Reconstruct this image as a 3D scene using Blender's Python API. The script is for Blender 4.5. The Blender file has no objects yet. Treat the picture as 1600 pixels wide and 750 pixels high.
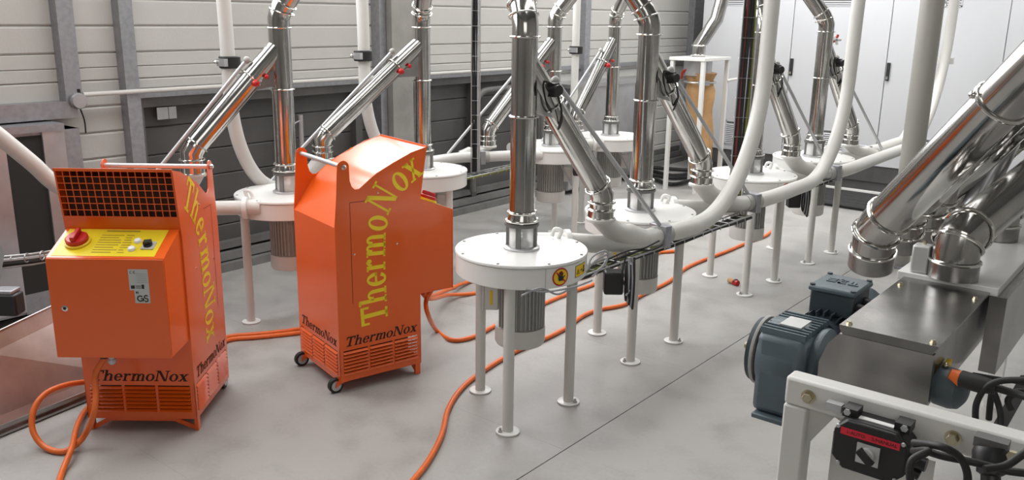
import bpy, math, random
from mathutils import Vector, Matrix
random.seed(7)
PI = math.pi
C = bpy.context.scene.collection
sc = bpy.context.scene
V = Vector

# ------------------------------------------------------------------ camera
F_PX, PITCH, ROLL, YAW, CAM_H = 1355.0, math.radians(14.6), math.radians(0.85), math.radians(39.0), 1.85
CAM = V((0, 0, CAM_H))
_hf = V((-math.sin(YAW), math.cos(YAW), 0)); _rt = V((math.cos(YAW), math.sin(YAW), 0)); _z = V((0, 0, 1))
FW = _hf*math.cos(PITCH) - _z*math.sin(PITCH); _up = _hf*math.sin(PITCH) + _z*math.cos(PITCH)
RT = _rt*math.cos(ROLL) + _up*math.sin(ROLL); UP = -_rt*math.sin(ROLL) + _up*math.cos(ROLL)
cd = bpy.data.cameras.new('camera'); cam = bpy.data.objects.new('camera', cd); C.objects.link(cam)
cd.sensor_width = 36.0; cd.lens = F_PX/1600*36; cd.clip_start = 0.05; cd.clip_end = 100
m = Matrix((RT, UP, -FW)).transposed().to_4x4(); m.translation = CAM; cam.matrix_world = m
sc.camera = cam

# ------------------------------------------------------------------ world, lights, exposure
w = bpy.data.worlds.new('world'); sc.world = w; w.use_nodes = True
w.node_tree.nodes['Background'].inputs[0].default_value = (0.75, 0.8, 0.88, 1)
w.node_tree.nodes['Background'].inputs[1].default_value = 0.6
sc.view_settings.view_transform = 'Standard'; sc.view_settings.look = 'None'
sc.view_settings.exposure = 0.0; sc.view_settings.gamma = 1.0; sc.view_settings.use_curve_mapping = False

def area(name, loc, target, sx, sy, energy, col=(1, 1, 1)):
    l = bpy.data.lights.new(name, 'AREA'); l.shape = 'RECTANGLE'; l.size = sx; l.size_y = sy
    l.energy = energy; l.color = col
    o = bpy.data.objects.new(name, l); C.objects.link(o); o.location = loc
    o.rotation_euler = (V(target) - V(loc)).to_track_quat('-Z', 'Y').to_euler()
    return o
area('skylight_light', (-3.4, 4.0, 4.3), (-3.4, 4.0, 0), 1.2, 9.0, 200, (1, 0.985, 0.96))
area('skylight_light', (-0.6, 5.5, 4.3), (-0.6, 5.5, 0), 0.9, 8.0, 75, (1, 0.985, 0.96))
area('skylight_light', (-2.4, 8.6, 4.3), (-2.6, 9.2, 0), 5.0, 0.9, 150, (1, 0.99, 0.97))
area('window_and_fill_light', (-5.3, 4.0, 3.0), (-2.5, 4.0, 3.0), 8.4, 1.7, 340, (0.97, 0.98, 1.0))
area('window_and_fill_light', (1.6, -2.2, 3.0), (-3.5, 5.0, 1.0), 3.0, 1.6, 35, (1.0, 0.97, 0.93))  # added fill from behind the camera, no known window there

# ------------------------------------------------------------------ pixel helpers (1600x750 frame) -> points on real planes
def ray(x, y): return FW + RT*((x - 800)/F_PX) - UP*((y - 375)/F_PX)
def az(x, y, z=0.0): d = ray(x, y); return CAM + d*((z - CAM_H)/d.z)
def ax(x, y, X): d = ray(x, y); return CAM + d*(X/d.x)
def ay(x, y, Y): d = ray(x, y); return CAM + d*(Y/d.y)
def ad(x, y, D): return CAM + ray(x, y)*D

# ------------------------------------------------------------------ materials
def mat(name, col, rough=0.5, metal=0.0, noise=0.0, nscale=8.0, bump=0.0, bscale=60.0, col2=None, spec=None, stretch=None, emit=None, alpha=None, trans=0.0, coat=0.0):
    mt = bpy.data.materials.new(name); mt.use_nodes = True
    nt = mt.node_tree; b = nt.nodes['Principled BSDF']
    b.inputs['Base Color'].default_value = (*col, 1); b.inputs['Roughness'].default_value = rough
    b.inputs['Metallic'].default_value = metal
    if spec is not None: b.inputs['Specular IOR Level'].default_value = spec
    if trans: b.inputs['Transmission Weight'].default_value = trans
    if coat: b.inputs['Coat Weight'].default_value = coat; b.inputs['Coat Roughness'].default_value = 0.16
    if emit: b.inputs['Emission Color'].default_value = (*emit[:3], 1); b.inputs['Emission Strength'].default_value = emit[3]
    tc = nt.nodes.new('ShaderNodeTexCoord'); mp = nt.nodes.new('ShaderNodeMapping'); nt.links.new(tc.outputs['Object'], mp.inputs[0])
    if stretch: mp.inputs['Scale'].default_value = stretch
    if noise:
        n = nt.nodes.new('ShaderNodeTexNoise'); n.inputs['Scale'].default_value = nscale; n.inputs['Detail'].default_value = 5
        nt.links.new(mp.outputs[0], n.inputs['Vector'])
        mx = nt.nodes.new('ShaderNodeMix'); mx.data_type = 'RGBA'
        c2 = col2 or tuple(c*(1 - noise) for c in col)
        mx.inputs[6].default_value = (*col, 1); mx.inputs[7].default_value = (*c2, 1)
        rp = nt.nodes.new('ShaderNodeMapRange'); rp.inputs[1].default_value = 0.35; rp.inputs[2].default_value = 0.7
        nt.links.new(n.outputs['Fac'], rp.inputs[0]); nt.links.new(rp.outputs[0], mx.inputs[0]); nt.links.new(mx.outputs[2], b.inputs['Base Color'])
    if bump:
        n2 = nt.nodes.new('ShaderNodeTexNoise'); n2.inputs['Scale'].default_value = bscale; n2.inputs['Detail'].default_value = 3
        nt.links.new(mp.outputs[0], n2.inputs['Vector'])
        bp = nt.nodes.new('ShaderNodeBump'); bp.inputs['Strength'].default_value = bump; bp.inputs['Distance'].default_value = 0.01
        nt.links.new(n2.outputs['Fac'], bp.inputs['Height']); nt.links.new(bp.outputs[0], b.inputs['Normal'])
    return mt
M = dict(
 orange=mat('orange_paint', (0.78, 0.108, 0.003), 0.36, bump=0.015, bscale=300, spec=0.4, coat=0.8),
 yellow=mat('yellow_print', (0.92, 0.68, 0.02), 0.4),
 panel_yellow=mat('yellow_panel', (0.80, 0.62, 0.02), 0.35),
 dark_in=mat('dark_interior', (0.05, 0.014, 0.008), 0.8),
 cut=mat('cut_through_dark', (0.03, 0.012, 0.008), 0.8),
 steel=mat('polished_stainless', (0.53, 0.52, 0.50), 0.14, 1.0, noise=0.25, nscale=5, bump=0.06, bscale=7),
 steel2=mat('brushed_stainless', (0.42, 0.41, 0.40), 0.27, 1.0, noise=0.3, nscale=9, bump=0.05, bscale=20),
 chrome=mat('bright_ring', (0.75, 0.74, 0.70), 0.12, 1.0),
 white=mat('white_paint', (0.78, 0.775, 0.75), 0.28, noise=0.04, nscale=4),
 white2=mat('off_white_pipe', (0.64, 0.63, 0.60), 0.4, noise=0.06, nscale=4),
 galv=mat('galvanised_steel', (0.40, 0.405, 0.43), 0.45, 0.7, noise=0.18, nscale=30),
 galv_light=mat('galvanised_sheet', (0.55, 0.55, 0.56), 0.33, 0.7, noise=0.2, nscale=5),
 siding=mat('cream_siding', (0.53, 0.52, 0.495), 0.6, noise=0.08, nscale=2, bump=0.1, bscale=90),
 board=mat('dark_grey_board', (0.085, 0.082, 0.08), 0.55, noise=0.3, nscale=3),
 board2=mat('dark_grey_frame', (0.14, 0.137, 0.133), 0.5, noise=0.3, nscale=5),
 kerb=mat('grey_kerb_steel', (0.20, 0.20, 0.195), 0.5, noise=0.3, nscale=6),
 concrete=mat('column_concrete', (0.33, 0.32, 0.30), 0.85, noise=0.3, nscale=3, bump=0.2, bscale=40),
 groove=mat('floor_groove', (0.05, 0.048, 0.045), 0.9),
 cabinet=mat('light_grey_cabinet', (0.56, 0.57, 0.59), 0.42, noise=0.03, nscale=2),
 black=mat('black_plastic', (0.014, 0.014, 0.015), 0.42),
 rubber=mat('black_rubber', (0.012, 0.012, 0.012), 0.55),
 dark=mat('dark_opening', (0.02, 0.019, 0.018), 0.7),
 blue=mat('blue_grey_enamel', (0.10, 0.135, 0.155), 0.42, noise=0.25, nscale=10, bump=0.08, bscale=60),
 blue_dark=mat('dark_blue_grey_enamel', (0.035, 0.05, 0.06), 0.45),
 motor=mat('motor_grey', (0.42, 0.42, 0.40), 0.45, noise=0.1, nscale=10),
 hose=mat('orange_cable', (0.80, 0.16, 0.025), 0.42, noise=0.15, nscale=20),
 red=mat('red_plastic', (0.50, 0.012, 0.012), 0.35),
 redsign=mat('red_sticker', (0.68, 0.02, 0.04), 0.5),
 sticker=mat('sticker_yellow', (0.83, 0.55, 0.02), 0.45),
 print_black=mat('print_black', (0.015, 0.013, 0.012), 0.5),
 print_faint=mat('print_olive', (0.38, 0.27, 0.015), 0.5),
 silver=mat('silver_label', (0.55, 0.55, 0.54), 0.4, 0.3),
 label_white=mat('label_white', (0.78, 0.78, 0.76), 0.5),
 rod=mat('rod_grey', (0.52, 0.53, 0.54), 0.4, 0.5),
 bag=mat('tan_sack', (0.50, 0.29, 0.13), 0.75, noise=0.25, nscale=9, bump=0.5, bscale=9),
 brass=mat('yellow_zinc', (0.55, 0.50, 0.36), 0.3, 1.0),
 wire=mat('zinc_wire', (0.5, 0.5, 0.5), 0.35, 0.8),
 gcable=mat('grey_cable', (0.35, 0.35, 0.36), 0.5),
 ycable=mat('yellow_green_cable', (0.17, 0.18, 0.03), 0.5),
 redcable=mat('dark_red_cable', (0.20, 0.03, 0.03), 0.5),
 rearseal=mat('green_seal', (0.03, 0.35, 0.15), 0.4),
 ceiling=mat('ceiling_grey', (0.25, 0.25, 0.245), 0.8),
 lamp_white=mat('lit_button', (0.9, 0.9, 0.88), 0.3),
 trough=mat('scuffed_steel_sheet', (0.50, 0.44, 0.42), 0.38, 0.7, noise=0.35, nscale=4, bump=0.05, bscale=6),
)
# concrete floor
def floor_mat():
    mt = bpy.data.materials.new('smooth_concrete'); mt.use_nodes = True; nt = mt.node_tree; b = nt.nodes['Principled BSDF']
    tc = nt.nodes.new('ShaderNodeTexCoord')
    n1 = nt.nodes.new('ShaderNodeTexNoise'); n1.inputs['Scale'].default_value = 0.9; n1.inputs['Detail'].default_value = 6
    n2 = nt.nodes.new('ShaderNodeTexNoise'); n2.inputs['Scale'].default_value = 55; n2.inputs['Detail'].default_value = 4
    n3 = nt.nodes.new('ShaderNodeTexNoise'); n3.inputs['Scale'].default_value = 5; n3.inputs['Detail'].default_value = 7
    for n in (n1, n2, n3): nt.links.new(tc.outputs['Object'], n.inputs['Vector'])
    a = nt.nodes.new('ShaderNodeMath'); a.operation = 'MULTIPLY_ADD'; a.inputs[1].default_value = 0.25; nt.links.new(n2.outputs['Fac'], a.inputs[0])
    c = nt.nodes.new('ShaderNodeMath'); c.operation = 'MULTIPLY_ADD'; c.inputs[1].default_value = 0.6; nt.links.new(n1.outputs['Fac'], c.inputs[0]); nt.links.new(n3.outputs['Fac'], c.inputs[2])
    nt.links.new(c.outputs[0], a.inputs[2])
    r = nt.nodes.new('ShaderNodeValToRGB'); r.color_ramp.elements[0].position = 0.65; r.color_ramp.elements[1].position = 1.15 if False else 1.0
    r.color_ramp.elements[0].color = (0.285, 0.275, 0.262, 1); r.color_ramp.elements[1].color = (0.375, 0.365, 0.35, 1)
    nt.links.new(a.outputs[0], r.inputs[0]); nt.links.new(r.outputs[0], b.inputs['Base Color'])
    rr = nt.nodes.new('ShaderNodeMapRange'); rr.inputs[1].default_value = 0.3; rr.inputs[2].default_value = 0.7; rr.inputs[3].default_value = 0.38; rr.inputs[4].default_value = 0.6
    nt.links.new(n3.outputs['Fac'], rr.inputs[0]); nt.links.new(rr.outputs[0], b.inputs['Roughness'])
    bp = nt.nodes.new('ShaderNodeBump'); bp.inputs['Strength'].default_value = 0.08; bp.inputs['Distance'].default_value = 0.01
    nt.links.new(n2.outputs['Fac'], bp.inputs['Height']); nt.links.new(bp.outputs[0], b.inputs['Normal'])
    return mt
M['floor'] = floor_mat()
def glass_mat():
    mt = bpy.data.materials.new('sight_glass'); mt.use_nodes = True; nt = mt.node_tree
    b = nt.nodes['Principled BSDF']; b.inputs['Base Color'].default_value = (0.9, 0.9, 0.88, 1); b.inputs['Roughness'].default_value = 0.12
    tr = nt.nodes.new('ShaderNodeBsdfTransparent'); tr.inputs[0].default_value = (0.95, 0.95, 0.95, 1)
    mx = nt.nodes.new('ShaderNodeMixShader'); mx.inputs[0].default_value = 0.6
    nt.links.new(tr.outputs[0], mx.inputs[1]); nt.links.new(b.outputs[0], mx.inputs[2])
    nt.links.new(mx.outputs[0], nt.nodes['Material Output'].inputs[0]); return mt
M['glass'] = glass_mat()

# ------------------------------------------------------------------ mesh builder
def perp(d):
    d = d.normalized(); a = V((0, 0, 1)) if abs(d.z) < 0.9 else V((1, 0, 0))
    u = d.cross(a).normalized(); return u, d.cross(u).normalized()
class MB:
    def __init__(s): s.v = []; s.f = []
    def add(s, vs, fs):
        n = len(s.v); s.v += [tuple(p) for p in vs]; s.f += [tuple(i + n for i in f) for f in fs]; return s
    def box(s, x0, x1, y0, y1, z0, z1):
        return s.add([(x, y, z) for z in (z0, z1) for y in (y0, y1) for x in (x0, x1)],
                     [(0, 2, 3, 1), (4, 5, 7, 6), (0, 1, 5, 4), (2, 6, 7, 3), (0, 4, 6, 2), (1, 3, 7, 5)])
    def obox(s, c, ux, uy, uz, hx, hy, hz):       # oriented box, half sizes
        c = V(c); ux = V(ux).normalized(); uy = V(uy).normalized(); uz = V(uz).normalized()
        return s.add([c + ux*hx*i + uy*hy*j + uz*hz*k for k in (-1, 1) for j in (-1, 1) for i in (-1, 1)],
                     [(0, 2, 3, 1), (4, 5, 7, 6), (0, 1, 5, 4), (2, 6, 7, 3), (0, 4, 6, 2), (1, 3, 7, 5)])
    def bar(s, a, b, wd, th, up=(0, 0, 1)):
        a = V(a); b = V(b); d = (b - a).normalized(); u = d.cross(V(up)).normalized(); n = u.cross(d)
        return s.obox((a + b)/2, d, u, n, (b - a).length/2, wd/2, th/2)
    def rings(s, rs, cap=True, closed=False):
        n = len(rs[0]); vs = [p for r in rs for p in r]; fs = []
        L = len(rs)
        for i in range(L if closed else L - 1):
            j = (i + 1) % L
            for k in range(n): fs.append((i*n + k, i*n + (k + 1) % n, j*n + (k + 1) % n, j*n + k))
        if cap and not closed: fs.append(tuple(range(n))[::-1]); fs.append(tuple((L - 1)*n + k for k in range(n)))
        return s.add(vs, fs)
    def tube(s, pts, r, seg=12, cap=True, closed=False):
        pts = [V(p) for p in pts]; L = len(pts)
        rr = r if isinstance(r, (list, tuple)) else [r]*L
        rs = []; u = None
        for i, p in enumerate(pts):
            if closed: t = pts[(i + 1) % L] - pts[i - 1]
            else: t = (pts[min(i + 1, L - 1)] - pts[i]).normalized() + (pts[i] - pts[max(i - 1, 0)]).normalized()
            t.normalize()
            if u is None: u, _ = perp(t)
            u = (u - t*u.dot(t)).normalized(); v = t.cross(u); k = 1.0
            if 0 < i < L - 1 or closed:
                a = (pts[i] - pts[i - 1]).normalized(); k = 1/max(0.6, a.dot(t))
                bis = ((pts[(i + 1) % L] - pts[i]).normalized() - a)
            ring = []
            for q in range(seg):
                an = 2*PI*q/seg; o = u*math.cos(an)*rr[i] + v*math.sin(an)*rr[i]
                if k > 1.001 and bis.length > 1e-6:
                    bn = bis.normalized(); o = o + bn*o.dot(bn)*(k - 1)
                ring.append(p + o)
            rs.append(ring)
        return s.rings(rs, cap, closed)
    def cyl(s, a, b, r, r2=None, seg=20): return s.tube([a, b], [r, r if r2 is None else r2], seg)
    def lathe(s, prof, c=(0, 0, 0), axis=(0, 0, 1), seg=32, cap=True):   # prof: (r, h)
        c = V(c); d = V(axis).normalized(); u, v = perp(d)
        return s.rings([[c + d*h + (u*math.cos(2*PI*q/seg) + v*math.sin(2*PI*q/seg))*r for q in range(seg)] for r, h in prof], cap)
    def ring(s, c, axis, R, r, seg=28, ms=8):      # torus
        c = V(c); d = V(axis).normalized(); u, v = perp(d)
        return s.tube([c + (u*math.cos(2*PI*q/seg) + v*math.sin(2*PI*q/seg))*R for q in range(seg)], r, ms, closed=True)
    def prism(s, poly, fn, t0, t1):                # poly of (a,b), fn(a,b,t) -> point
        n = len(poly)
        return s.add([fn(a, b, t0) for a, b in poly] + [fn(a, b, t1) for a, b in poly],
                     [tuple(range(n))[::-1], tuple(range(n, 2*n))] + [(i, (i + 1) % n, (i + 1) % n + n, i + n) for i in range(n)])
    def sphere(s, c, r, seg=14, rg=8, sx=1, sy=1, sz=1):
        c = V(c); rs = []
        for i in range(rg + 1):
            a = PI*i/rg; q = max(math.sin(a), 0.01)
            rs.append([c + V((math.cos(2*PI*k/seg)*q*r*sx, math.sin(2*PI*k/seg)*q*r*sy, -math.cos(a)*r*sz)) for k in range(seg)])
        return s.rings(rs)
    def build(s, name, mt, parent=None, off=None, smooth=True, bevel=0.0):
        me = bpy.data.meshes.new(name)
        vs = s.v if off is None else [(p[0] - off[0], p[1] - off[1], p[2] - off[2]) for p in s.v]
        me.from_pydata(vs, [], s.f); me.update()
        import bmesh
        b = bmesh.new(); b.from_mesh(me); bmesh.ops.recalc_face_normals(b, faces=b.faces); b.to_mesh(me); b.free()
        me.materials.append(mt)
        if smooth: me.shade_smooth(); me.set_sharp_from_angle(angle=math.radians(38))
        o = bpy.data.objects.new(name, me); C.objects.link(o)
        if parent: o.parent = parent
        if bevel:
            bv = o.modifiers.new('bevel', 'BEVEL'); bv.width = bevel; bv.segments = 2; bv.limit_method = 'ANGLE'
        return o
def tag(o, label=None, cat=None, group=None, kind=None):
    if label: o['label'] = label
    if cat: o['category'] = cat
    if group: o['group'] = group
    if kind: o['kind'] = kind
    return o
def empty(name, loc, rz=0.0, label=None, cat=None, group=None, kind=None):
    o = bpy.data.objects.new(name, None); C.objects.link(o); o.location = loc; o.rotation_euler = (0, 0, rz); o.empty_display_size = 0.1
    return tag(o, label, cat, group, kind)
def inst(o, name=None, parent=None, loc=None, rot=None):
    c = o.copy(); C.objects.link(c)
    if parent is not None: c.parent = parent
    if loc is not None: c.location = loc
    if rot is not None: c.rotation_euler = rot
    return c
def copy_tree(o, parent=None):
    c = o.copy(); C.objects.link(c); c.parent = parent
    for ch in list(o.children): copy_tree(ch, c)
    return c
def spline(pts, n=8, closed=False):
    pts = [V(p) for p in pts]; out = []; L = len(pts)
    for i in range(L if closed else L - 1):
        g = (lambda k: pts[k % L]) if closed else (lambda k: pts[min(max(k, 0), L - 1)])
        p0, p1, p2, p3 = g(i - 1), g(i), g(i + 1), g(i + 2)
        for k in range(n):
            t = k/n
            out.append(0.5*((2*p1) + (p2 - p0)*t + (2*p0 - 5*p1 + 4*p2 - p3)*t*t + (3*p1 - p0 - 3*p2 + p3)*t**3))
    if not closed: out.append(pts[-1])
    return out

# ================================================================== SETTING
WX, BY, CZ = -5.52, 10.75, 4.4        # wall_left plane, wall_back plane, ceiling height
fl = MB().box(WX - .2, 3.0, -3.0, BY + .1, -0.12, -0.012).build('floor', M['groove']); tag(fl, kind='structure')
xs = [WX, -1.985, 1.6, 3.0]; ys = [-3.0, -0.75, 0.45, 1.64, 2.84, 4.02, 5.2, 6.4, 7.6, 8.8, BY]
for i in range(3):
    for j in range(len(ys) - 1):
        g = 0.0028; h = 0.0004
        MB().box(xs[i] + g, xs[i+1] - g, ys[j] + h, ys[j+1] - h, -0.06, 0.0).build('slab', M['floor'], fl, smooth=False)
ce = MB().box(WX - .2, 3.0, -3.0, BY + .1, CZ, CZ + .1).build('ceiling', M['ceiling']); tag(ce, kind='structure')
for k in range(7):
    MB().box(WX, 3.0, -1.5 + k*1.9, -1.42 + k*1.9, CZ - .22, CZ).build('ceiling_beam', M['galv'], ce)
wl = MB().box(WX - .25, WX - .06, -3.0, BY + .1, 0, CZ).build('wall_left', M['board2']); tag(wl, kind='structure')
wb = MB().box(WX - .2, 3.0, BY, BY + .1, 0, CZ).build('wall_back', M['siding']); tag(wb, kind='structure')
tag(MB().box(3.0, 3.1, -3.0, BY + .1, 0, CZ).build('wall_right', M['concrete']), kind='structure')
tag(MB().box(WX - .2, 3.1, -3.1, -3.0, 0, CZ).build('wall_front', M['concrete']), kind='structure')
# siding planks: proud panel with chamfered top and bottom edge
def plank(y0, y1, z0, z1, parent, mt, x=WX, t=0.06, ch=0.012, name='plank'):
    prof = [(x - t, z0), (x - ch, z0), (x, z0 + ch), (x, z1 - ch), (x - ch, z1), (x - t, z1)]
    return MB().prism(prof, lambda a, b, tt: V((a, tt, b)), y0, y1).build(name, mt, parent, smooth=False)
OP0, OP1 = 2.87, 7.25           # opening with dark boards
z = 1.245; k = 0
base_z = 1.245
zz = [0.09 + .165*i for i in range(8)]
for i in range(7):
    for (a, b) in ((-3.0, 2.80), (7.32, BY)):
        plank(a, b, 0.09 + .165*i + .001, 0.09 + .165*(i + 1) - .001, wl, M['siding'])
for i in range(7, 26):
    z0 = 0.09 + .165*i + .001; z1 = 0.09 + .165*(i + 1) - .001
    if i == 7:
        for (a, b) in ((-3.0, 2.80), (7.32, BY)): plank(a, b, z0, z1, wl, M['siding'])
        plank(2.80, 7.32, 1.335, z1, wl, M['siding'])
    elif i == 8:
        plank(-3.0, BY, z0, z0 + .075, wl, M['siding'], ch=.004); plank(-3.0, BY, z0 + .078, z1, wl, M['siding'], ch=.004)
    else: plank(-3.0, BY, z0, z1, wl, M['siding'])
for i in range(6):
    plank(OP0, OP1, 0.13 + .19*i, 0.13 + .19*(i + 1) - .005, wl, M['board'], x=WX - .04, t=.02, ch=.006)
plank(OP0, OP1, 0.0, 0.125, wl, M['board'], x=WX - .04, t=.02, ch=.006)
# frame round the dark opening
MB().box(WX - .05, WX + .02, OP0, OP1, 1.22, 1.285).build('frame_rail', M['board2'], wl)
MB().box(WX - .05, WX + .02, OP0, OP0 + .05, 0.1, 1.22).build('frame_upright', M['board2'], wl)
MB().box(WX - .05, WX + .02, OP1 - .05, OP1, 0.1, 1.22).build('frame_upright', M['board2'], wl)
for yy in (4.05, 4.72, 6.15):
    MB().box(WX - .05, WX + .03, yy, yy + .07, 0.1, 1.22).build('frame_upright', M['board'], wl)
MB().box(WX - .04, WX + .05, OP0 - .05, 10.3, 1.285, 1.325).build('sill_rail', M['galv'], wl)
tag(MB().tube([(WX + .10, 2.50, 1.335), (WX + .10, 3.3, 1.335), (WX + .10, 7.3, 1.335)], .015, 10).build('trim_1', M['white2']), kind='structure')
MB().box(WX - .04, WX + .10, OP0, 10.3, 0.0, 0.06).build('kerb_rail', M['kerb'], wl)
MB().box(WX - .04, WX + .05, OP0, 10.3, 0.07, 0.13).build('kerb_rail', M['kerb'], wl)
MB().box(WX - .04, WX + .02, OP0, 10.3, 0.15, 0.20).build('kerb_rail', M['board2'], wl)
# white patch of old labels on the dark frame
MB().box(WX + .0, WX + .004, 3.02, 3.10, 1.13, 1.21).build('paper_patch', M['galv_light'], wl)
MB().box(WX + .0, WX + .004, 3.105, 3.16, 1.13, 1.21).build('paper_patch', M['galv_light'], wl)
# steel wall posts (C-channels)
def channel(y0, y1, z0, z1, x=WX, d=0.09, name='steel_post', mt='galv'):
    t = .012
    mb = MB().box(x, x + d, y0, y0 + t, z0, z1).box(x, x + d, y1 - t, y1, z0, z1).box(x + d - t, x + d, y0 + t, y1 - t, z0, z1)
    return mb.build(name, M[mt], None)
p = channel(2.40, 2.50, 1.30, CZ); p.parent = wl
p = channel(2.78, 2.87, 0.0, CZ); p.parent = wl
MB().box(WX, WX + .10, -1.0, 2.46, 1.20, 1.30).build('sill_rail', M['galv'], wl)
p = channel(10.35, 10.6, 0.0, CZ); p.parent = wl
p = channel(7.9, 8.0, 1.16, CZ); p.parent = wl
# concrete column with steel edges
tag(MB().box(WX, WX + .16, 5.02, 5.36, 0, CZ).build('concrete_column', M['concrete']), kind='structure', label='pale concrete column standing against the panelled wall')
p = channel(5.37, 5.43, 0.0, CZ, d=.12, mt='galv'); p.parent = wl
p = channel(4.94, 5.01, 0.0, CZ, d=.10, mt='galv'); p.parent = wl

# downpipe + round box on wall
t = empty('wall_lamp', (WX + .09, 2.46, 1.30), 0, 'small round white box at the end of the thin wall rail', 'junction box')
MB().lathe([(.045, 0), (.05, .008), (.05, .035), (.042, .045)], (0, 0, 0), (1, 0, 0), 24).build('cover', M['galv_light'], t)
MB().tube([(0, .02, .04), (0, .02, .07)], .01, 8).build('stub', M['rubber'], t)
MB().tube(spline([(0.01, .01, -.04), (0.01, .03, -.12), (0, .035, -.2)], 4), .005, 6).build('cable', M['rubber'], t)
t = empty('drain_pipe', (WX + .05, 4.15, 0.3), 0, 'short pale vertical pipe with a looped cable before the dark boards', 'pipe')
MB().tube([(0, 0, 0), (0, 0, .78)], .022, 12).build('pipe_body', M['galv_light'], t)
MB().tube(spline([(0.01, -.0, .74), (0.02, -.10, .70), (0.02, -.14, .58), (0.02, -.08, .50), (0.01, 0, .52)], 6), .006, 6).build('cable', M['gcable'], t)
t = empty('drain_pipe', (WX + .09, 6.1, 0.2), 0, 'dark elbowed pipe fixed high on the dark boards right of the concrete column', 'pipe')
MB().tube(spline([(0, .75, .95), (0, .30, .95), (0, .12, .93), (0, .03, .83), (0, .0, .7), (0, 0, .0)], 5), .03, 12).build('pipe_body', M['board2'], t)

# wall boxes (grey ventilation cabinets)
t = empty('wall_cabinet', (-5.3, 1.9, 0), 0, 'tall grey sheet metal cabinet with a dark open slot at the far left', 'cabinet')
MB().box(-.21, .0, -1.2, .50, .08, 1.15).build('carcass', M['galv'], t)
MB().box(-.21, .03, -1.22, .40, 1.15, 1.19).build('top_sheet', M['galv'], t)
MB().box(0, .02, .315 - .04, .40, .10, 1.15).build('front_panel', M['galv_light'], t)
MB().box(0, .02, -1.2, .07, .10, 1.15).build('front_panel', M['galv_light'], t)
MB().box(-.0, .004, .07, .275, .20, 1.13).build('slot', M['dark'], t)
MB().box(0, .012, .07, .275, .08, .20).build('lower_rail', M['galv'], t)
MB().box(-.21, -.01, .40, .50, .08, 1.15).build('side_flange', M['galv'], t)
t = empty('wall_cabinet', (-5.44, 8.1, 0), 0, 'grey sheet metal cabinet with a dark slot behind the rear machines', 'cabinet')
MB().box(-.07, .22, -.75, .95, .05, 1.12).build('carcass', M['galv'], t)
MB().box(-.07, .26, -.78, .98, 1.12, 1.16).build('top_sheet', M['galv_light'], t)
MB().box(.22, .24, -.75, .50, .07, 1.12).build('front_panel', M['galv_light'], t)
MB().box(.22, .24, .72, .95, .07, 1.12).build('front_panel', M['galv_light'], t)
MB().box(.22, .226, .50, .72, .10, 1.10).build('slot', M['dark'], t)

# back row of switch cabinets
CY = 9.78
edges = [-5.02, -3.9, -2.845, -1.75, -0.66, 0.43, 1.5]
names = ['leftmost of the tall light grey switch cabinets, behind the sack stand', 'tall light grey switch cabinet behind the second cable tray and third front machine',
         'tall light grey switch cabinet with the black lever beside the fat grey pole', 'tall light grey switch cabinet to the right of the fat grey pole',
         'rightmost tall light grey switch cabinet above the big steel chutes', 'tall light grey switch cabinet beyond the right edge']
def vent(parent, x0, x1, z0, z1):
    f = MB().box(x0, x1, -.006, 0, z0, z0 + .012).box(x0, x1, -.006, 0, z1 - .012, z1).box(x0, x0 + .012, -.006, 0, z0, z1).box(x1 - .012, x1, -.006, 0, z0, z1).build('vent_grille', M['cabinet'], parent)
    MB().box(x0 + .01, x1 - .01, -.002, 0.0, z0 + .01, z1 - .01).build('vent_back', M['board2'], f)
    n = int((z1 - z0 - .03)/.022)
    s0 = MB().add([(x0 + .012, -.0125, 0), (x1 - .012, -.0125, 0), (x1 - .012, -.001, .013), (x0 + .012, -.001, .013), (x0 + .012, -.0105, -.002), (x1 - .012, -.0105, -.002)],
                  [(0, 1, 2, 3), (0, 4, 5, 1)]).build('vent_slat', M['cabinet'], f, smooth=False)
    s0.location.z = z0 + .02
    for k in range(1, n): inst(s0, loc=(0, 0, z0 + .02 + .022*k))
for i in range(6):
    x0, x1 = edges[i], edges[i+1]
    t = empty('switch_cabinet', (x0, CY, 0), 0, names[i], 'cabinet', 'switch cabinets along the back wall')
    W = x1 - x0
    MB().box(0, W, .02, .6, .12, 2.6).build('carcass', M['cabinet'], t)
    MB().box(.004, W - .004, 0, .02, .30, 2.58).build('door', M['cabinet'], t, bevel=.003)
    MB().box(0, W, .03, .55, 0, .12).box(0, W, .012, .03, .12, .295).build('plinth', M['board'], t)
    vent(t, .40, .70, .36, .65)
    vent(t, .30, .66, 1.985, 2.3)
    h = MB().box(.012, .045, -.022, 0, 1.22, 1.41).build('handle', M['black'], t, bevel=.004)
    MB().box(.018, .038, -.026, -.02, 1.235, 1.265).build('lock', M['chrome'], h)
# cable channel in front of the cabinets
t = empty('cable_trunking', (-3.2, 9.3, 0), 0, 'low white strip and bundle of black cables on the floor before the switch cabinets', 'cables')
MB().box(-1.1, 4.5, .28, .34, 0.001, .05).build('trunking', M['white'], t)
for k in range(6):
    MB().tube(spline([(-.35 + .1*k, .15 - .14*k, .03), (.3, .16 - .13*k + random.uniform(-.04, .04), .03), (1.2, .12 - .13*k + random.uniform(-.04, .04), .032), (2.4, .1 - .14*k, .03), (4.0, .1 - .13*k, .03)], 5), .028, 8).build('floor_cable', M['rubber'], t)

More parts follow.
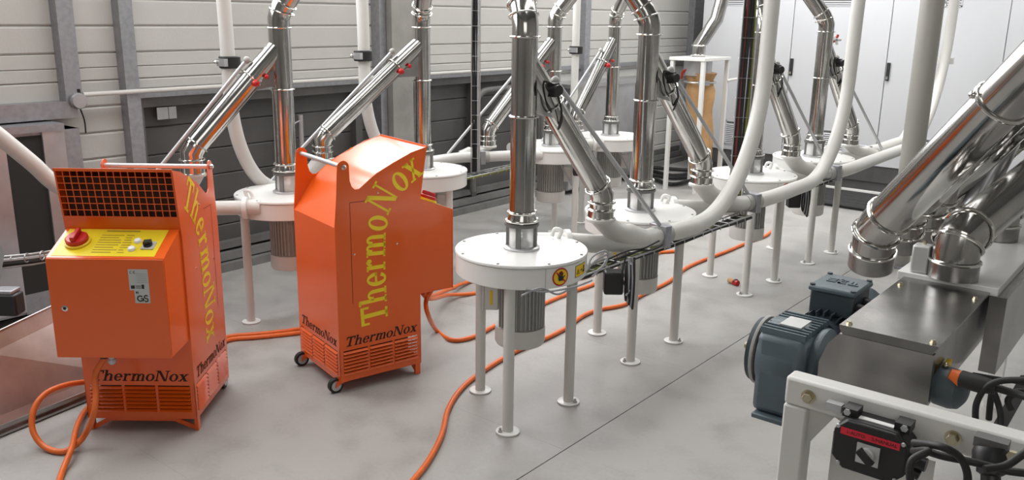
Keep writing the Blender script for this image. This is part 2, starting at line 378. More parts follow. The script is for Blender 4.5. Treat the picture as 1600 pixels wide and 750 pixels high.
# ================================================================== IMPACT MACHINES
def arc_pt(R, ang, zz): a = math.radians(ang); return V((R*math.cos(a), R*math.sin(a), zz))
def patch(mb, R, a0, z0, poly):        # flat print laid onto the round rim; poly (u,v) metres
    n = len(poly); mb.add([arc_pt(R, a0 + math.degrees(u/R), z0 + v) for u, v in poly], [tuple(range(n))])
def circ(r, n=20, cx=0, cy=0, a0=0): return [(cx + r*math.cos(2*PI*k/n + a0), cy + r*math.sin(2*PI*k/n + a0)) for k in range(n)]
def make_machine():
    t = empty('round_mill', (0, 0, 0))
    MB().lathe([(.300, .694), (.304, .698), (.304, .786), (.30, .789)], seg=64).build('housing', M['white'], t)
    lid = MB().lathe([(.304, .789), (.308, .792), (.308, .799), (.305, .803)], seg=64).build('lid', M['white'], t)
    for k in range(8):
        a = math.radians(18 + 45*k)
        MB().lathe([(.007, 0), (.007, .004), (.005, .005)], (.29*math.cos(a), .29*math.sin(a), .803), seg=8).build('lid_bolt', M['motor'], lid)
    MB().box(-.19, -.12, -.13, -.09, .803, .8045).build('lid_label', M['label_white'], t)
    for x, y, ba in ((.125, -.235, 250), (.15, .205, 0), (-.265, .02, 140)):
        leg = MB().cyl((x, y, .006), (x, y, .694), .0255, seg=18).build('leg', M['white2'], t)
        MB().lathe([(.053, 0), (.055, .003), (.055, .009), (.05, .011)], (x, y, 0), seg=24).build('foot_plate', M['white'], leg)
        b = arc_pt(.04, ba, 0)
        MB().lathe([(.010, .011), (.010, .02), (.006, .02), (.006, .032)], (x + b.x, y + b.y, 0), seg=6).build('anchor_bolt', M['motor'], leg)
    # motor hanging under the housing
    mo = MB().lathe([(.085, .694), (.085, .66), (.10, .655), (.10, .43)], seg=28).build('motor', M['motor'], t)
    fin0 = MB().box(.098, .116, -.0022, .0022, .435, .65).build('cooling_fin', M['motor'], mo)
    for k in range(1, 36):
        if k in (20, 21, 22, 23, 24): continue
        inst(fin0, rot=(0, 0, 2*PI*k/36))
    MB().lathe([(.119, .43), (.119, .355), (.112, .342), (.05, .34)], seg=32).build('fan_cover', M['white2'], mo)
    a = math.radians(217); d = V((math.cos(a), math.sin(a), 0)); n = V((-d.y, d.x, 0))
    tb = MB().obox(d*.135 + V((0, 0, .575)), d, n, (0, 0, 1), .035, .052, .062).build('terminal_box', M['white2'], mo, bevel=.006)
    MB().obox(d*.172 + V((0, 0, .575)), d, n, (0, 0, 1), .004, .055, .065).build('terminal_lid', M['white2'], mo, bevel=.003)
    MB().obox(d*.135 + n*.053 + V((0, 0, .575)), d, n, (0, 0, 1), .007, .001, .035).build('warning_strip', M['sticker'], mo)
    MB().obox(d*.1765 + n*.02 + V((0, 0, .575)), d, n, (0, 0, 1), .0006, .012, .028).build('warning_strip', M['sticker'], mo)
    MB().tube(spline([d*.16 + n*-.05 + V((0, 0, .53)), d*.17 + n*-.12 + V((0, 0, .50)), d*.13 + n*-.15 + V((0, 0, .58)), d*.06 + n*-.15 + V((0, 0, .69))], 6), .007, 8).build('motor_cable', M['gcable'], mo)
    # sight glass
    g = MB().lathe([(.085, .803), (.085, .812), (.078, .817)], seg=32).build('glass_base', M['galv_light'], t)
    MB().lathe([(.058, .817), (.058, .915)], seg=28, cap=False).build('glass_tube', M['glass'], t)
    MB().lathe([(.040, .818), (.03, .84), (.005, .85)], seg=20).build('grain_heap', M['kerb'], t)
    for k in range(4):
        q = arc_pt(.065, 25 + 90*k, 0)
        MB().obox(q + V((0, 0, .866)), q, (-q.y, q.x, 0), (0, 0, 1), .007, .011, .05).build('glass_post', M['kerb'], t)
    MB().lathe([(.078, .911), (.08, .914), (.08, .926), (.068, .931)], seg=28).build('glass_flange', M['board2'], t)
    # outlet hook / latch
    MB().tube(spline([(.02, .262, .80), (.03, .27, .84), (.0, .26, .845), (-.01, .25, .81)], 4), .010, 8).build('lid_latch', M['white'], t)
    # prohibitory round sticker and small rectangular sticker
    R = .3052
    mb = MB(); patch(mb, R, -17, .743, [(a*1.05, b) for a, b in circ(.041, 28)]); st = mb.build('warning_sticker', M['red'], t, smooth=False)
    mb = MB(); patch(mb, R + .0006, -17, .743, [(a*1.05, b) for a, b in circ(.0345, 26)]); mb.build('sticker_field', M['sticker'], st, smooth=False)
    mb = MB(); R2 = R + .0012
    patch(mb, R2, -17, .743, [(-.010, -.018), (.012, -.018), (.016, -.002), (.010, .004), (-.012, .004), (-.014, -.006)])
    for i, (u0, v0, u1, v1) in enumerate(((-.011, .002, -.016, .018), (-.005, .003, -.006, .023), (.001, .003, .004, .023), (.007, .002, .012, .018), (.013, -.006, .023, .005))):
        dx, dy = u1 - u0, v1 - v0; L = math.hypot(dx, dy); nx, ny = -dy/L*.0026, dx/L*.0026
        patch(mb, R2, -17, .743, [(u0 - nx, v0 - ny), (u1 - nx, v1 - ny), (u1 + nx, v1 + ny), (u0 + nx, v0 + ny)])
    mb.build('hand_print', M['print_black'], st, smooth=False)
    mb = MB(); patch(mb, R + .0018, -17, .743, [(-.026, .020), (-.021, .025), (.026, -.020), (.021, -.025)]); mb.build('slash_print', M['red'], st, smooth=False)
    mb = MB(); patch(mb, R, 10, .747, [(-.050 + .02*k, -.027) for k in range(6)] + [(.050 - .02*k, .027) for k in range(6)]); s2 = mb.build('warning_sticker', M['print_black'], t, smooth=False)
    mb = MB(); patch(mb, R + .0006, 10, .747, [(-.048 + .0192*k, -.025) for k in range(6)] + [(.048 - .0192*k, .025) for k in range(6)]); mb.build('sticker_field', M['sticker'], s2, smooth=False)
    mb = MB()
    for pl in ([(-.026, -.012), (-.009, -.012), (-.0105, -.010), (-.023, -.010)], [(-.026, -.012), (-.023, -.010), (-.0175, .004), (-.0175, .008)], [(-.0175, .008), (-.0175, .004), (-.0105, -.010), (-.009, -.012)],
               [(-.0185, -.008), (-.0165, -.008), (-.0165, 0), (-.0185, 0)],
               [(-.006, -.002), (.001, -.002), (.001, .001), (-.006, .001)], [(.001, -.007), (.007, -.0005), (.001, .006)],
               [(.010, -.014), (.025, -.014), (.025, -.002), (.010, -.002)], [(.013, 0), (.022, 0), (.022, .014), (.013, .014)]):
        patch(mb, R2, 10, .747, [(a*1.6, b*1.15) for a, b in pl])
    mb.build('pictogram', M['print_black'], s2, smooth=False)
    mb = MB()
    for u in (0,): patch(mb, R, -31, .742, [(-.0012, -.046), (.0012, -.046), (.0012, .046), (-.0012, .046)])
    mb.build('seam', M['motor'], t, smooth=False)
    return t
proto = make_machine()
front = [(-2.405, 3.04), (-2.42, 4.12), (-2.46, 5.67), (-2.43, 6.75)]
back = [(-4.24, 3.10), (-4.22, 4.22), (-4.24, 5.74), (-4.25, 6.64)]
flab = ['large round white three legged machine nearest the camera, right of the orange units',
        'round white three legged machine second in the front row, behind the first curved pipe',
        'round white three legged machine third in the front row, beside the cable ladder',
        'round white three legged machine farthest in the front row, before the switch cabinets']
blab = ['round white machine by the wall, seen between the two orange units',
        'round white machine by the wall just right of the far orange unit',
        'round white machine by the wall seen behind the nearest vertical steel pipe',
        'round white machine farthest in the wall row, left of the second big steel pipe']
machines = []
for i, (x, y) in enumerate(front + back):
    o = proto if i == 0 else copy_tree(proto)
    o.location = (x, y, 0); o.rotation_euler.z = 0 if i < 4 else PI
    tag(o, (flab + blab)[i], 'machine', 'round white machines in two rows'); machines.append(o)

# ------------------------------------------------------------------ steel spouts above each machine
def spout(c, junction, fit, label, backrow=False, rp=.058):
    cx, cy = c; B = V((cx, cy, .93)); off = B
    t = empty('steel_spout', B, 0, label, 'duct', 'polished steel spouts above the round machines')
    def P(x, y, z): return V((x, y, z))
    top = P(cx, cy, 1.76)
    MB().lathe([(.074, .930), (.072, .938), (.062, .96), (.060, .985)], (cx, cy, 0), seg=28).build('collar', M['steel'], t, off)
    MB().lathe([(rp, .985), (rp, 1.41)], (cx, cy, 0), seg=30).build('lower_pipe', M['steel'], t, off)
    MB().lathe([(rp, 1.41), (rp, 1.76)], (cx, cy, 0), seg=30).build('tee_pipe', M['steel'], t, off)
    for zz in (.938, .975, 1.41, 1.755):
        r = MB().ring((cx, cy, zz), (0, 0, 1), rp + .006 + (.012 if zz < .95 else .003 if zz < 1 else 0), .0048).build('clamp_ring', M['chrome'], t, off)
    J = V(junction); d = (J - P(cx, cy, 1.84)).normalized()
    e0 = P(cx, cy, 1.76); e1 = P(cx, cy, 1.835); e2 = e1 + d*.075
    MB().tube([e0, e0*.4 + e1*.6, e1*.8 + e2*.2 - V((0, 0, .012)), e1*.35 + e2*.65, e2], rp, 28).build('elbow', M['steel'], t, off)
    MB().ring(e2, d, rp + .006, .0048).build('clamp_ring', M['chrome'], t, off)
    MB().ring(e1*.5 + e2*.5 - V((0, 0, .02)), (V((0, 0, 1)) + d), rp + .007, .0042).build('clamp_ring', M['chrome'], t, off)
    MB().tube([e2, J], rp, 28).build('upper_pipe', M['steel'], t, off)
    # bypass branch
    fx, fy, fz = fit
    E = P(fx, fy, fz + .13); A = P(cx, cy, 1.66); bd = (E - A).normalized()
    s0 = A + bd*.02; s1 = A + bd*.24
    MB().tube([s0, s1], [rp*.9, rp], 24).build('branch_neck', M['steel'], t, off)
    side = V((bd.x, bd.y, 0)).normalized()
    # gusset web between pipe and branch
    q0 = P(cx, cy, 1.44); nrm = side.cross(V((0, 0, 1)))
    mb = MB(); pl = [P(cx, cy, 1.70), s1 + bd*.02 - V((0, 0, .0)), s1 + V((0, 0, -.07)), q0]
    mb.add([p_ + nrm*.038 for p_ in pl] + [p_ - nrm*.038 for p_ in pl], [(0, 1, 2, 3), (7, 6, 5, 4), (0, 4, 5, 1), (1, 5, 6, 2), (2, 6, 7, 3), (3, 7, 4, 0)]).build('diverter_body', M['steel2'], t, off)
    MB().ring(s1 + bd*.01, bd, rp + .006, .0045).build('clamp_ring', M['chrome'], t, off)
    MB().tube([s1, E - bd*.03], rp, 28).build('branch_pipe', M['steel'], t, off)
    MB().ring(E - bd*.05, bd, rp + .006, .0045).build('clamp_ring', M['chrome'], t, off)
    E2 = P(fx, fy, fz)
    MB().tube([E - bd*.035, E - V((0, 0, .012)), P(fx, fy, fz + .06), P(fx, fy, fz + .045)], [rp, rp, rp*.97, rp*.97], 28).build('branch_elbow', M['steel'], t, off)
    MB().lathe([(rp*.97, .05), (rp*1.1, .045), (rp*1.12, .0)], E2, seg=28).build('branch_collar', M['steel'], t, off)
    for zz in (.082, .045, .004):
        MB().ring(E2 + V((0, 0, zz)), (0, 0, 1), rp + .008, .0042).build('clamp_ring', M['chrome'], t, off)
    vd = nrm if nrm.dot(V((1, -1, 0))) > 0 else -nrm
    if not backrow:
        c0 = s1 + V((0, 0, .02)) - bd*.05 + vd*.055
        MB().cyl(c0 - V((0, 0, .0)), c0 + vd*.05, .024, seg=14).box(c0.x - .025, c0.x + .025, c0.y - .02, c0.y + .02, c0.z - .03, c0.z + .03).build('actuator', M['black'], t, off)
        MB().obox(s1 + V((0, 0, .055)) + bd*.02, bd, nrm, bd.cross(nrm), .035, .03, .014).build('switch_box', M['black'], t, off)
        MB().tube(spline([c0 + vd*.03, c0 + vd*.05 + V((0, 0, -.07)) + bd*.03, c0 + V((0, 0, -.12)) + bd*.07, c0 + V((0, 0, -.04)) + bd*.10, s1 + V((0, 0, .07)) + bd*.06], 6), .005, 7).build('cable', M['rubber'], t, off)
        MB().tube(spline([c0 + vd*.02 + V((0, 0, .02)), c0 - bd*.08 + V((0, 0, -.03)), c0 - bd*.05 + V((0, 0, -.10)), c0 + V((0, 0, -.10))], 6), .004, 7).build('cable', M['rubber'], t, off)
    else:
        c0 = s1 + vd*.06 + V((0, 0, -.03))
        MB().sphere(c0 + vd*.01, .021).build('red_knob', M['red'], t, off)
        MB().tube([c0 - vd*.03, c0], .008, 8).build('stem', M['chrome'], t, off)
        MB().sphere(c0 - bd*.02 - side*.05 + V((0, 0, .02)), .014).build('red_knob', M['red'], t, off)
        MB().tube([P(cx, cy, 1.66) + side*.075, P(cx, cy, 1.46) + side*.075], .011, 8).build('air_cylinder', M['rod'], t, off)
    return t, s1, E, bd, side, nrm
JA = (-3.33, 3.6, 3.25); JB = (-3.33, 6.2, 3.15)
ff = [(-2.275, 3.50, .885), (-2.30, 4.60, .90), (-2.32, 6.0, .90), (-2.30, 7.20, .86)]
bf = [(-4.45, 2.62, .95), (-4.45, 3.54, .93), (-4.45, 5.17, .84), (-4.34, 6.22, .88)]
sl = ['nearest polished steel pipe with angled branch above the first front machine', 'polished steel pipe with angled branch above the second front machine',
      'polished steel pipe with angled branch behind the white curved pipe and cable ladder', 'polished steel pipe with angled branch farthest right before the switch cabinets',
      'polished steel pipe with a long branch sloping down left behind the nearer orange unit', 'polished steel pipe with a branch sloping down left behind the farther orange unit',
      'polished steel pipe partly hidden behind the nearest front pipe, branch sloping left', 'polished steel pipe by the wall farthest back, with a red knob on its branch']
SP = []
for i in range(4): SP.append(spout(front[i], JA if i < 2 else JB, ff[i], sl[i]))
for i in range(4): SP.append(spout(back[i], JA if i < 2 else JB, bf[i], sl[4 + i], True, .062 if i == 0 else .058 if i < 3 else .054))

# ------------------------------------------------------------------ white conveying pipes
def convey(pts, fit, loftend, label, clampi, outlet, r=.046):
    t = empty('conveying_pipe', pts[0], 0, label, 'pipe', 'white curved conveying pipes'); off = V(pts[0])
    sp = spline(pts, 8)
    MB().tube(sp, r, 20).build('pipe_body', M['white2'], t, off)
    f = V(fit); e = V(loftend[0]); dr = V(loftend[1]).normalized()
    # feed shoe: circle at the top blending into the pipe direction
    side = dr.cross(V((0, 0, 1))).normalized(); rings = []
    for k in range(9):
        s = k/8; tt = s*s*(3 - 2*s)
        c = f*(1 - s)**2 + (V((f.x, f.y, e.z + .03))*.6 + e*.4)*2*s*(1 - s) + e*s*s
        axs = (V((0, 0, -1))*(1 - tt) + dr*tt).normalized(); up2 = axs.cross(side).normalized(); rad = .068*(1 - s) + (r + .002)*s
        rings.append([c + side*math.cos(2*PI*q/20)*rad + up2*math.sin(2*PI*q/20)*rad*(1 + .12*math.sin(PI*s)) for q in range(20)])
    MB().rings(rings).build('feed_shoe', M['white2'], t, off)
    MB().lathe([(.072, -.012), (.074, 0), (.070, .006)], f, seg=24).build('shoe_flange', M['white2'], t, off)
    c = V(clampi[0]); d = V(clampi[1]).normalized(); s2 = d.cross(V((0, 0, 1))).normalized()
    MB().obox(c + V((0, 0, 0)), d, s2, (0, 0, 1), .022, r + .014, r + .012).build('bracket_clamp', M['galv'], t, off, bevel=.004)
    MB().lathe([(r + .004, -.06), (r + .004, .06)], c, d, 20).build('coupling', M['motor'], t, off)
    o = V(outlet[0]); d = V(outlet[1]).normalized()
    MB().lathe([(r + .022, -.012), (r + .022, .012)], o, d, 20).build('flange', M['white'], t, off)
    return t
XP = -2.09
def frontline(i, end_y, label, rad=.55, top=4.35, XP=-2.09):
    cx, cy = front[i]; fx, fy, fz = ff[i]
    z = .765
    xcl = XP - .03
    pts = [(cx - .12, cy + .24, z), (cx + .02, cy + .36, z), (fx, fy + .03, z - .015), (fx + .12, fy + .17, z), (XP - .03, fy + .36, z), (XP, fy + .56, z)]
    yv = end_y; y0 = yv - rad
    while pts[-1][1] < y0 - .5: pts.append((XP, pts[-1][1] + .4, z))
    n = 8
    for k in range(0 if pts[-1][1] < y0 - .08 else 1, n + 1):
        a = PI/2*k/n; pts.append((XP, y0 + rad*math.sin(a), z + rad*1.15*(1 - math.cos(a))))
    zt = pts[-1][2]
    pts += [(XP, yv + .01, zt + .4), (XP, yv + .03, zt + .9), (XP, yv + .03, top)]
    e = V((fx + .15, fy + .21, z)); dr = V((.6, .75, 0))
    return convey(pts, (fx, fy, fz), (e, dr), label, ((XP - .035, fy + .33, z), (.25, .95, 0)), ((cx + .02, cy + .335, z), (.55, .7, 0)))
frontline(0, 4.89, 'white pipe curving up in front of the second front machine, nearest of its kind', .72)
frontline(1, 6.36, 'white pipe curving up in front of the third and fourth front machines', .62)
frontline(2, 9.02, 'thin looking white pipe curving up right of the fat grey pole, by the switch cabinets', .95)
frontline(3, ax(1449, 30, -2.25).y, 'white pipe running from the farthest front machine to behind the fat grey pole', .35, XP=-2.25)
def backline(pts, fit, label):
    t = convey(pts, fit, ((fit[0] - .12, fit[1] - .2, .765), (-.5, -.8, 0)), label, (V(pts[2]), V(pts[3]) - V(pts[1])), (V(pts[0])*.5 + V(pts[1])*.5, V(pts[1]) - V(pts[0])), .041)
    return t
XB = -4.57
def bline(i, fn, label):
    cx, cy = back[i]; fx, fy, fz = bf[i]
    return backline([(cx + .10, cy - .26, .765), (cx - .02, cy - .38, .765), (fx + .02, fy - .10, .765), (XB + .03, fy - .28, .765)] + fn, (fx, fy, fz), label)
def bend(yv, y0, zt=1.36, z=.765, X=XB):
    r = abs(yv - y0); s = -1; out = []
    for k in range(7):
        a = PI/2*k/6; out.append((X, y0 - r*math.sin(a), z + (zt - z)*(1 - math.cos(a))))
    return out + [(X, yv, zt + .4), (X, yv - .01, zt + 1.0), (X, yv - .01, 4.35)]
bline(0, [(XB, 2.20, .80)] + [tuple(ax(95, 293, -4.62)), tuple(ax(50, 255, -4.62)), tuple(ax(0, 214, -4.62)), tuple(ax(-60, 165, -4.62)), tuple(ax(-100, 90, -4.62))], 'white pipe slanting up to the left edge behind the nearer orange unit')
bline(1, bend(2.97, 3.28), 'white pipe curving down behind the machine between the orange units')
bline(2, bend(4.02, 4.42), 'white pipe curving down before the concrete column behind the farther orange unit')
bline(3, [(XB, 5.6, .765)], 'short white pipe by the wall behind the nearest steel pipe')
t = empty('conveying_pipe', (-4.72, 6.72, 0.75), 0, 'slim white vertical pipe before the wall between the two rear steel pipes', 'pipe', 'white curved conveying pipes')
MB().tube([(0, 0, 0), (0, 0, 3.6)], .035, 16).build('pipe_body', M['white2'], t)
# black clamps with steel plates on the wall-side pipes
for (px, py, X, lab) in ((359, 97, XB, 'black clamp on the white pipe left of the first wall row steel pipe'), (567, 87, XB, 'black clamp on the white pipe before the concrete column'), (900, 78, -4.72, 'black clamp on the slim white pipe near the wall centre')):
    q = ax(px, py, X)
    t = empty('pipe_clamp', q, 0, lab, 'clamp', 'black clamps on the wall side pipes')
    MB().lathe([(.058, -.035), (.062, -.03), (.062, .03), (.058, .035)], (0, 0, 0), seg=20).build('band', M['rubber'], t)
    MB().box(-.03, .05, -.068, -.045, -.022, .022).build('plate', M['galv_light'], t)
    MB().sphere((-.03, -.075, 0), .01).build('bolt', M['chrome'], t)

# struts beside the branches
def strut(a, b, label, r=.011):
    t = empty('support_rod', b, 0, label, 'rod', 'slim grey rods beside the branch pipes'); off = V(b)
    MB().tube([a, b], r, 10).build('rod_body', M['rod'], t, off)
    MB().sphere(V(a), r*1.9, 10, 6).build('end_joint', M['motor'], t, off)
for i in range(8):
    _, s1, E, bd, side, nrm = SP[i]
    fx, fy, fz = (ff + bf)[i]
    sgn = 1 if i < 4 else -1
    a = s1 + V((0, 0, .095)) + side*.03
    b = V((fx + .16, fy + .33, .80)) if i < 4 else V((fx - .12, fy - .33, .80))
    strut(a, b, ['slim grey rod along the branch of the nearest front steel pipe', 'slim grey rod along the branch of the second front steel pipe', 'slim grey rod along the branch of the third front steel pipe',
                 'slim grey rod along the branch of the farthest front steel pipe', 'slim rod along the long branch behind the nearer orange unit', 'slim rod along the branch behind the farther orange unit',
                 'slim rod along the branch left of the nearest vertical steel pipe', 'slim rod along the branch of the farthest wall row steel pipe'][i])

# ------------------------------------------------------------------ cable trays
def tray(a, b, wd, label, ncab, side=(1, 0, 0), mats=('rubber', 'rubber', 'ycable', 'gcable'), step=.1, cr=.008):
    t = empty('cable_tray', a, 0, label, 'cable tray'); a = V(a); b = V(b); L = (b - a).length; d = (b - a)/L; s = V(side).normalized(); off = a; n = d.cross(s)
    for k in (-1, 1): MB().tube([a + s*wd/2*k, b + s*wd/2*k], .004, 6).build('side_wire', M['wire'], t, off)
    r0 = MB().tube([-s*wd/2 + n*.022, -s*wd/2, s*wd/2, s*wd/2 + n*.022], .003, 6).build('cross_wire', M['wire'], t); r0.location = d*step
    for k in range(2, int(L/step)): inst(r0, loc=d*step*k)
    for k in range(ncab):
        q = (k + .5)/ncab - .5; mm = M[mats[k % len(mats)]]
        pts = [a + d*L*j/8 + s*wd*.85*q + n*(cr + .003) + s*random.uniform(-.006, .006) + n*random.uniform(0, .01) for j in range(9)]
        MB().tube(spline(pts, 3), cr, 7).build('cable', mm, t, off)
    return t
tray((-2.19, 3.18, .69), (-2.13, 4.88, .70), .09, 'horizontal wire cable tray under the nearest curved white pipe', 6, (1, 0, 0), mats=('rubber', 'rubber', 'ycable', 'rubber', 'gcable'))
tray((-2.17, 4.95, .72), (-2.16, 7.1, .72), .09, 'horizontal wire cable tray under the pipes by the third and fourth machines', 5, (1, 0, 0))
tray((-2.2, 4.87, .70), (-2.2, 4.87, 4.3), .085, 'vertical wire cable ladder rising left of the nearest curved white pipe', 6, (.78, .62, 0), mats=('rubber', 'redcable', 'rubber', 'rubber', 'rubber', 'ycable'), step=.115, cr=.009)
tray((-4.4, 4.97, .66), (-4.4, 4.97, 4.3), .065, 'slim vertical wire cable ladder left of the nearest steel pipe', 4, (.78, .62, 0), mats=('rubber', 'rubber', 'rubber', 'gcable'), step=.11)
tray((-4.4, 4.5, .64), (-4.42, 5.75, .655), .10, 'horizontal wire cable tray on the wall side behind the nearest steel pipe', 5, (1, 0, 0), mats=('gcable', 'ycable', 'rubber'))
# hanging controller with cable bundle on machines 2 and 4
def controller(loc, label):
    t = empty('control_unit', loc, 0, label, 'controller', 'black controllers under the curved pipes')
    d = V((.63, -.78, 0)); n = V((.78, .63, 0))
    MB().obox((0, 0, 0), d, n, (0, 0, 1), .04, .045, .055).build('case', M['black'], t, bevel=.01)
    for k in range(5):
        c = n*(.055 + .008*k) + d*.04; h = .11 + .02*math.sin(k*2)
        MB().tube(spline([c + V((0, 0, h)), c + d*.035 + V((0, 0, .02)), c + d*.02 + V((0, 0, -.07 - .01*k)), c - d*.02 + V((0, 0, -.03)), c - d*.01 + V((0, 0, h*.8))], 6), .0055, 7).build('cable_loop', M['gcable' if k % 2 else 'rubber'], t)
controller(tuple(ad(958, 440, 4.05)), 'black controller with looped grey cables under the second front machine')
controller(tuple(ad(1240, 312, 6.3)), 'black controller with looped grey cables under the fourth front machine')
controller(tuple(ad(905, 262, 6.2)), 'black controller with looped cables under the wall row machine behind the nearest branch')

t = empty('loose_cables', ad(930, 415, 3.85), 0, 'looped grey and black motor cables hanging off the tray between the first two front machines', 'cables'); off = ad(930, 415, 3.85)
for k, (pts, mm) in enumerate((([(918, 420), (925, 402), (944, 392), (950, 400), (940, 418), (925, 432)], 'gcable'), ([(915, 424), (930, 408), (948, 398), (946, 412), (930, 425)], 'gcable'),
        ([(820, 452), (850, 456), (880, 452), (905, 446), (925, 438)], 'gcable'), ([(815, 462), (845, 450), (870, 460), (890, 452), (915, 442)], 'gcable'),
        ([(955, 412), (975, 400), (1000, 392), (1020, 390), (1035, 382)], 'rubber'), ([(950, 405), (980, 392), (1005, 388), (1030, 376)], 'rubber'), ([(985, 402), (990, 425), (985, 450), (978, 462)], 'gcable'), ([(978, 400), (972, 430), (980, 455), (984, 470)], 'rubber'))):
    MB().tube(spline([ad(x, y, 3.62 + (x - 820)*.0022) for x, y in pts], 5), .0045, 7).build('loose_cable', M[mm], t, off)
t = empty('pipe_clamp', ax(1481, 95, -2.09), 0, 'small white clamp on the thin looking pipe right of the fat grey pole', 'clamp')
MB().lathe([(.052, -.03), (.052, .03)], (0, 0, 0), seg=18).box(-.10, -.02, -.03, .03, -.03, .03).build('band', M['white'], t)

# ------------------------------------------------------------------ lettering
def glyph(ch):
    P = []
    def q(x0, y0, x1, y1, x2, y2, x3, y3): P.append([(x0, y0), (x1, y1), (x2, y2), (x3, y3)])
    def rect(x0, x1, y0, y1): q(x0, y0, x1, y0, x1, y1, x0, y1)
    def ser(x0, x1, y, up=1): rect(x0, x1, min(y, y + .055*up), max(y, y + .055*up))
    def arc(cx, cy, ro, so, ri, si, a0, a1, n=12):
        for k in range(n):
            a = math.radians(a0 + (a1 - a0)*k/n); b = math.radians(a0 + (a1 - a0)*(k + 1)/n)
            P.append([(cx + ro*math.cos(a), cy + so*math.sin(a)), (cx + ro*math.cos(b), cy + so*math.sin(b)), (cx + ri*math.cos(b), cy + si*math.sin(b)), (cx + ri*math.cos(a), cy + si*math.sin(a))])
    if ch == 'T':
        rect(.02, .58, .63, .72); rect(.235, .365, 0, .64); rect(.14, .46, 0, .065); rect(.02, .09, .50, .64); rect(.51, .58, .50, .64); return P, .60
    if ch == 'h':
        rect(.06, .175, 0, .74); rect(.01, .13, .69, .75); rect(.01, .225, 0, .055); arc(.28, .32, .165, .19, .05, .13, 0, 170); rect(.33, .445, 0, .33); rect(.275, .49, 0, .055); return P, .51
    if ch == 'e':
        arc(.23, .25, .21, .26, .085, .20, 20, 330, 18); rect(.10, .42, .235, .295); arc(.23, .25, .21, .26, .10, .2, -2, 22, 2); return P, .46
    if ch == 'r':
        rect(.06, .175, 0, .50); rect(.01, .12, .45, .50); rect(.01, .245, 0, .055); arc(.28, .35, .12, .16, .05, .09, 60, 175, 6); arc(.315, .43, .065, .065, 0, 0, 0, 360, 12); return P, .40
    if ch == 'm':
        rect(.06, .175, 0, .50); rect(.01, .12, .45, .50); rect(.01, .225, 0, .055)
        arc(.265, .32, .15, .19, .04, .13, 0, 170); rect(.30, .415, 0, .33); rect(.26, .455, 0, .055)
        arc(.505, .32, .15, .19, .04, .13, 0, 170); rect(.54, .655, 0, .33); rect(.49, .70, 0, .055); return P, .72
    if ch == 'o':
        arc(.23, .25, .22, .26, .10, .205, 0, 360, 24); return P, .47
    if ch == 'N':
        rect(.07, .135, 0, .72); rect(.0, .21, 0, .055); rect(.0, .2, .665, .72); q(.07, .72, .21, .72, .60, 0, .47, 0); rect(.54, .60, 0, .72); rect(.46, .68, .665, .72); return P, .70
    if ch == 'x':
        q(.03, .50, .17, .50, .45, 0, .31, 0); q(.34, .50, .42, .50, .14, 0, .06, 0); rect(.0, .21, .45, .50); rect(.30, .46, .45, .50); rect(.0, .19, 0, .05); rect(.27, .49, 0, .05); return P, .49
WORD = 'ThermoNox'
def word_polys(total, height, shear=0.0):
    """polys of the word scaled so its width is total and cap height is height"""
    out = []; u = 0
    W0 = sum(glyph(c)[1] for c in WORD)
    su = total/W0; sv = height/.72
    for c in WORD:
        ps, wd = glyph(c)
        for p_ in ps: out.append((u + wd*su/2, [((x - wd/2)*su + shear*y*sv, y*sv) for x, y in p_]))
        u += wd*su
    return out

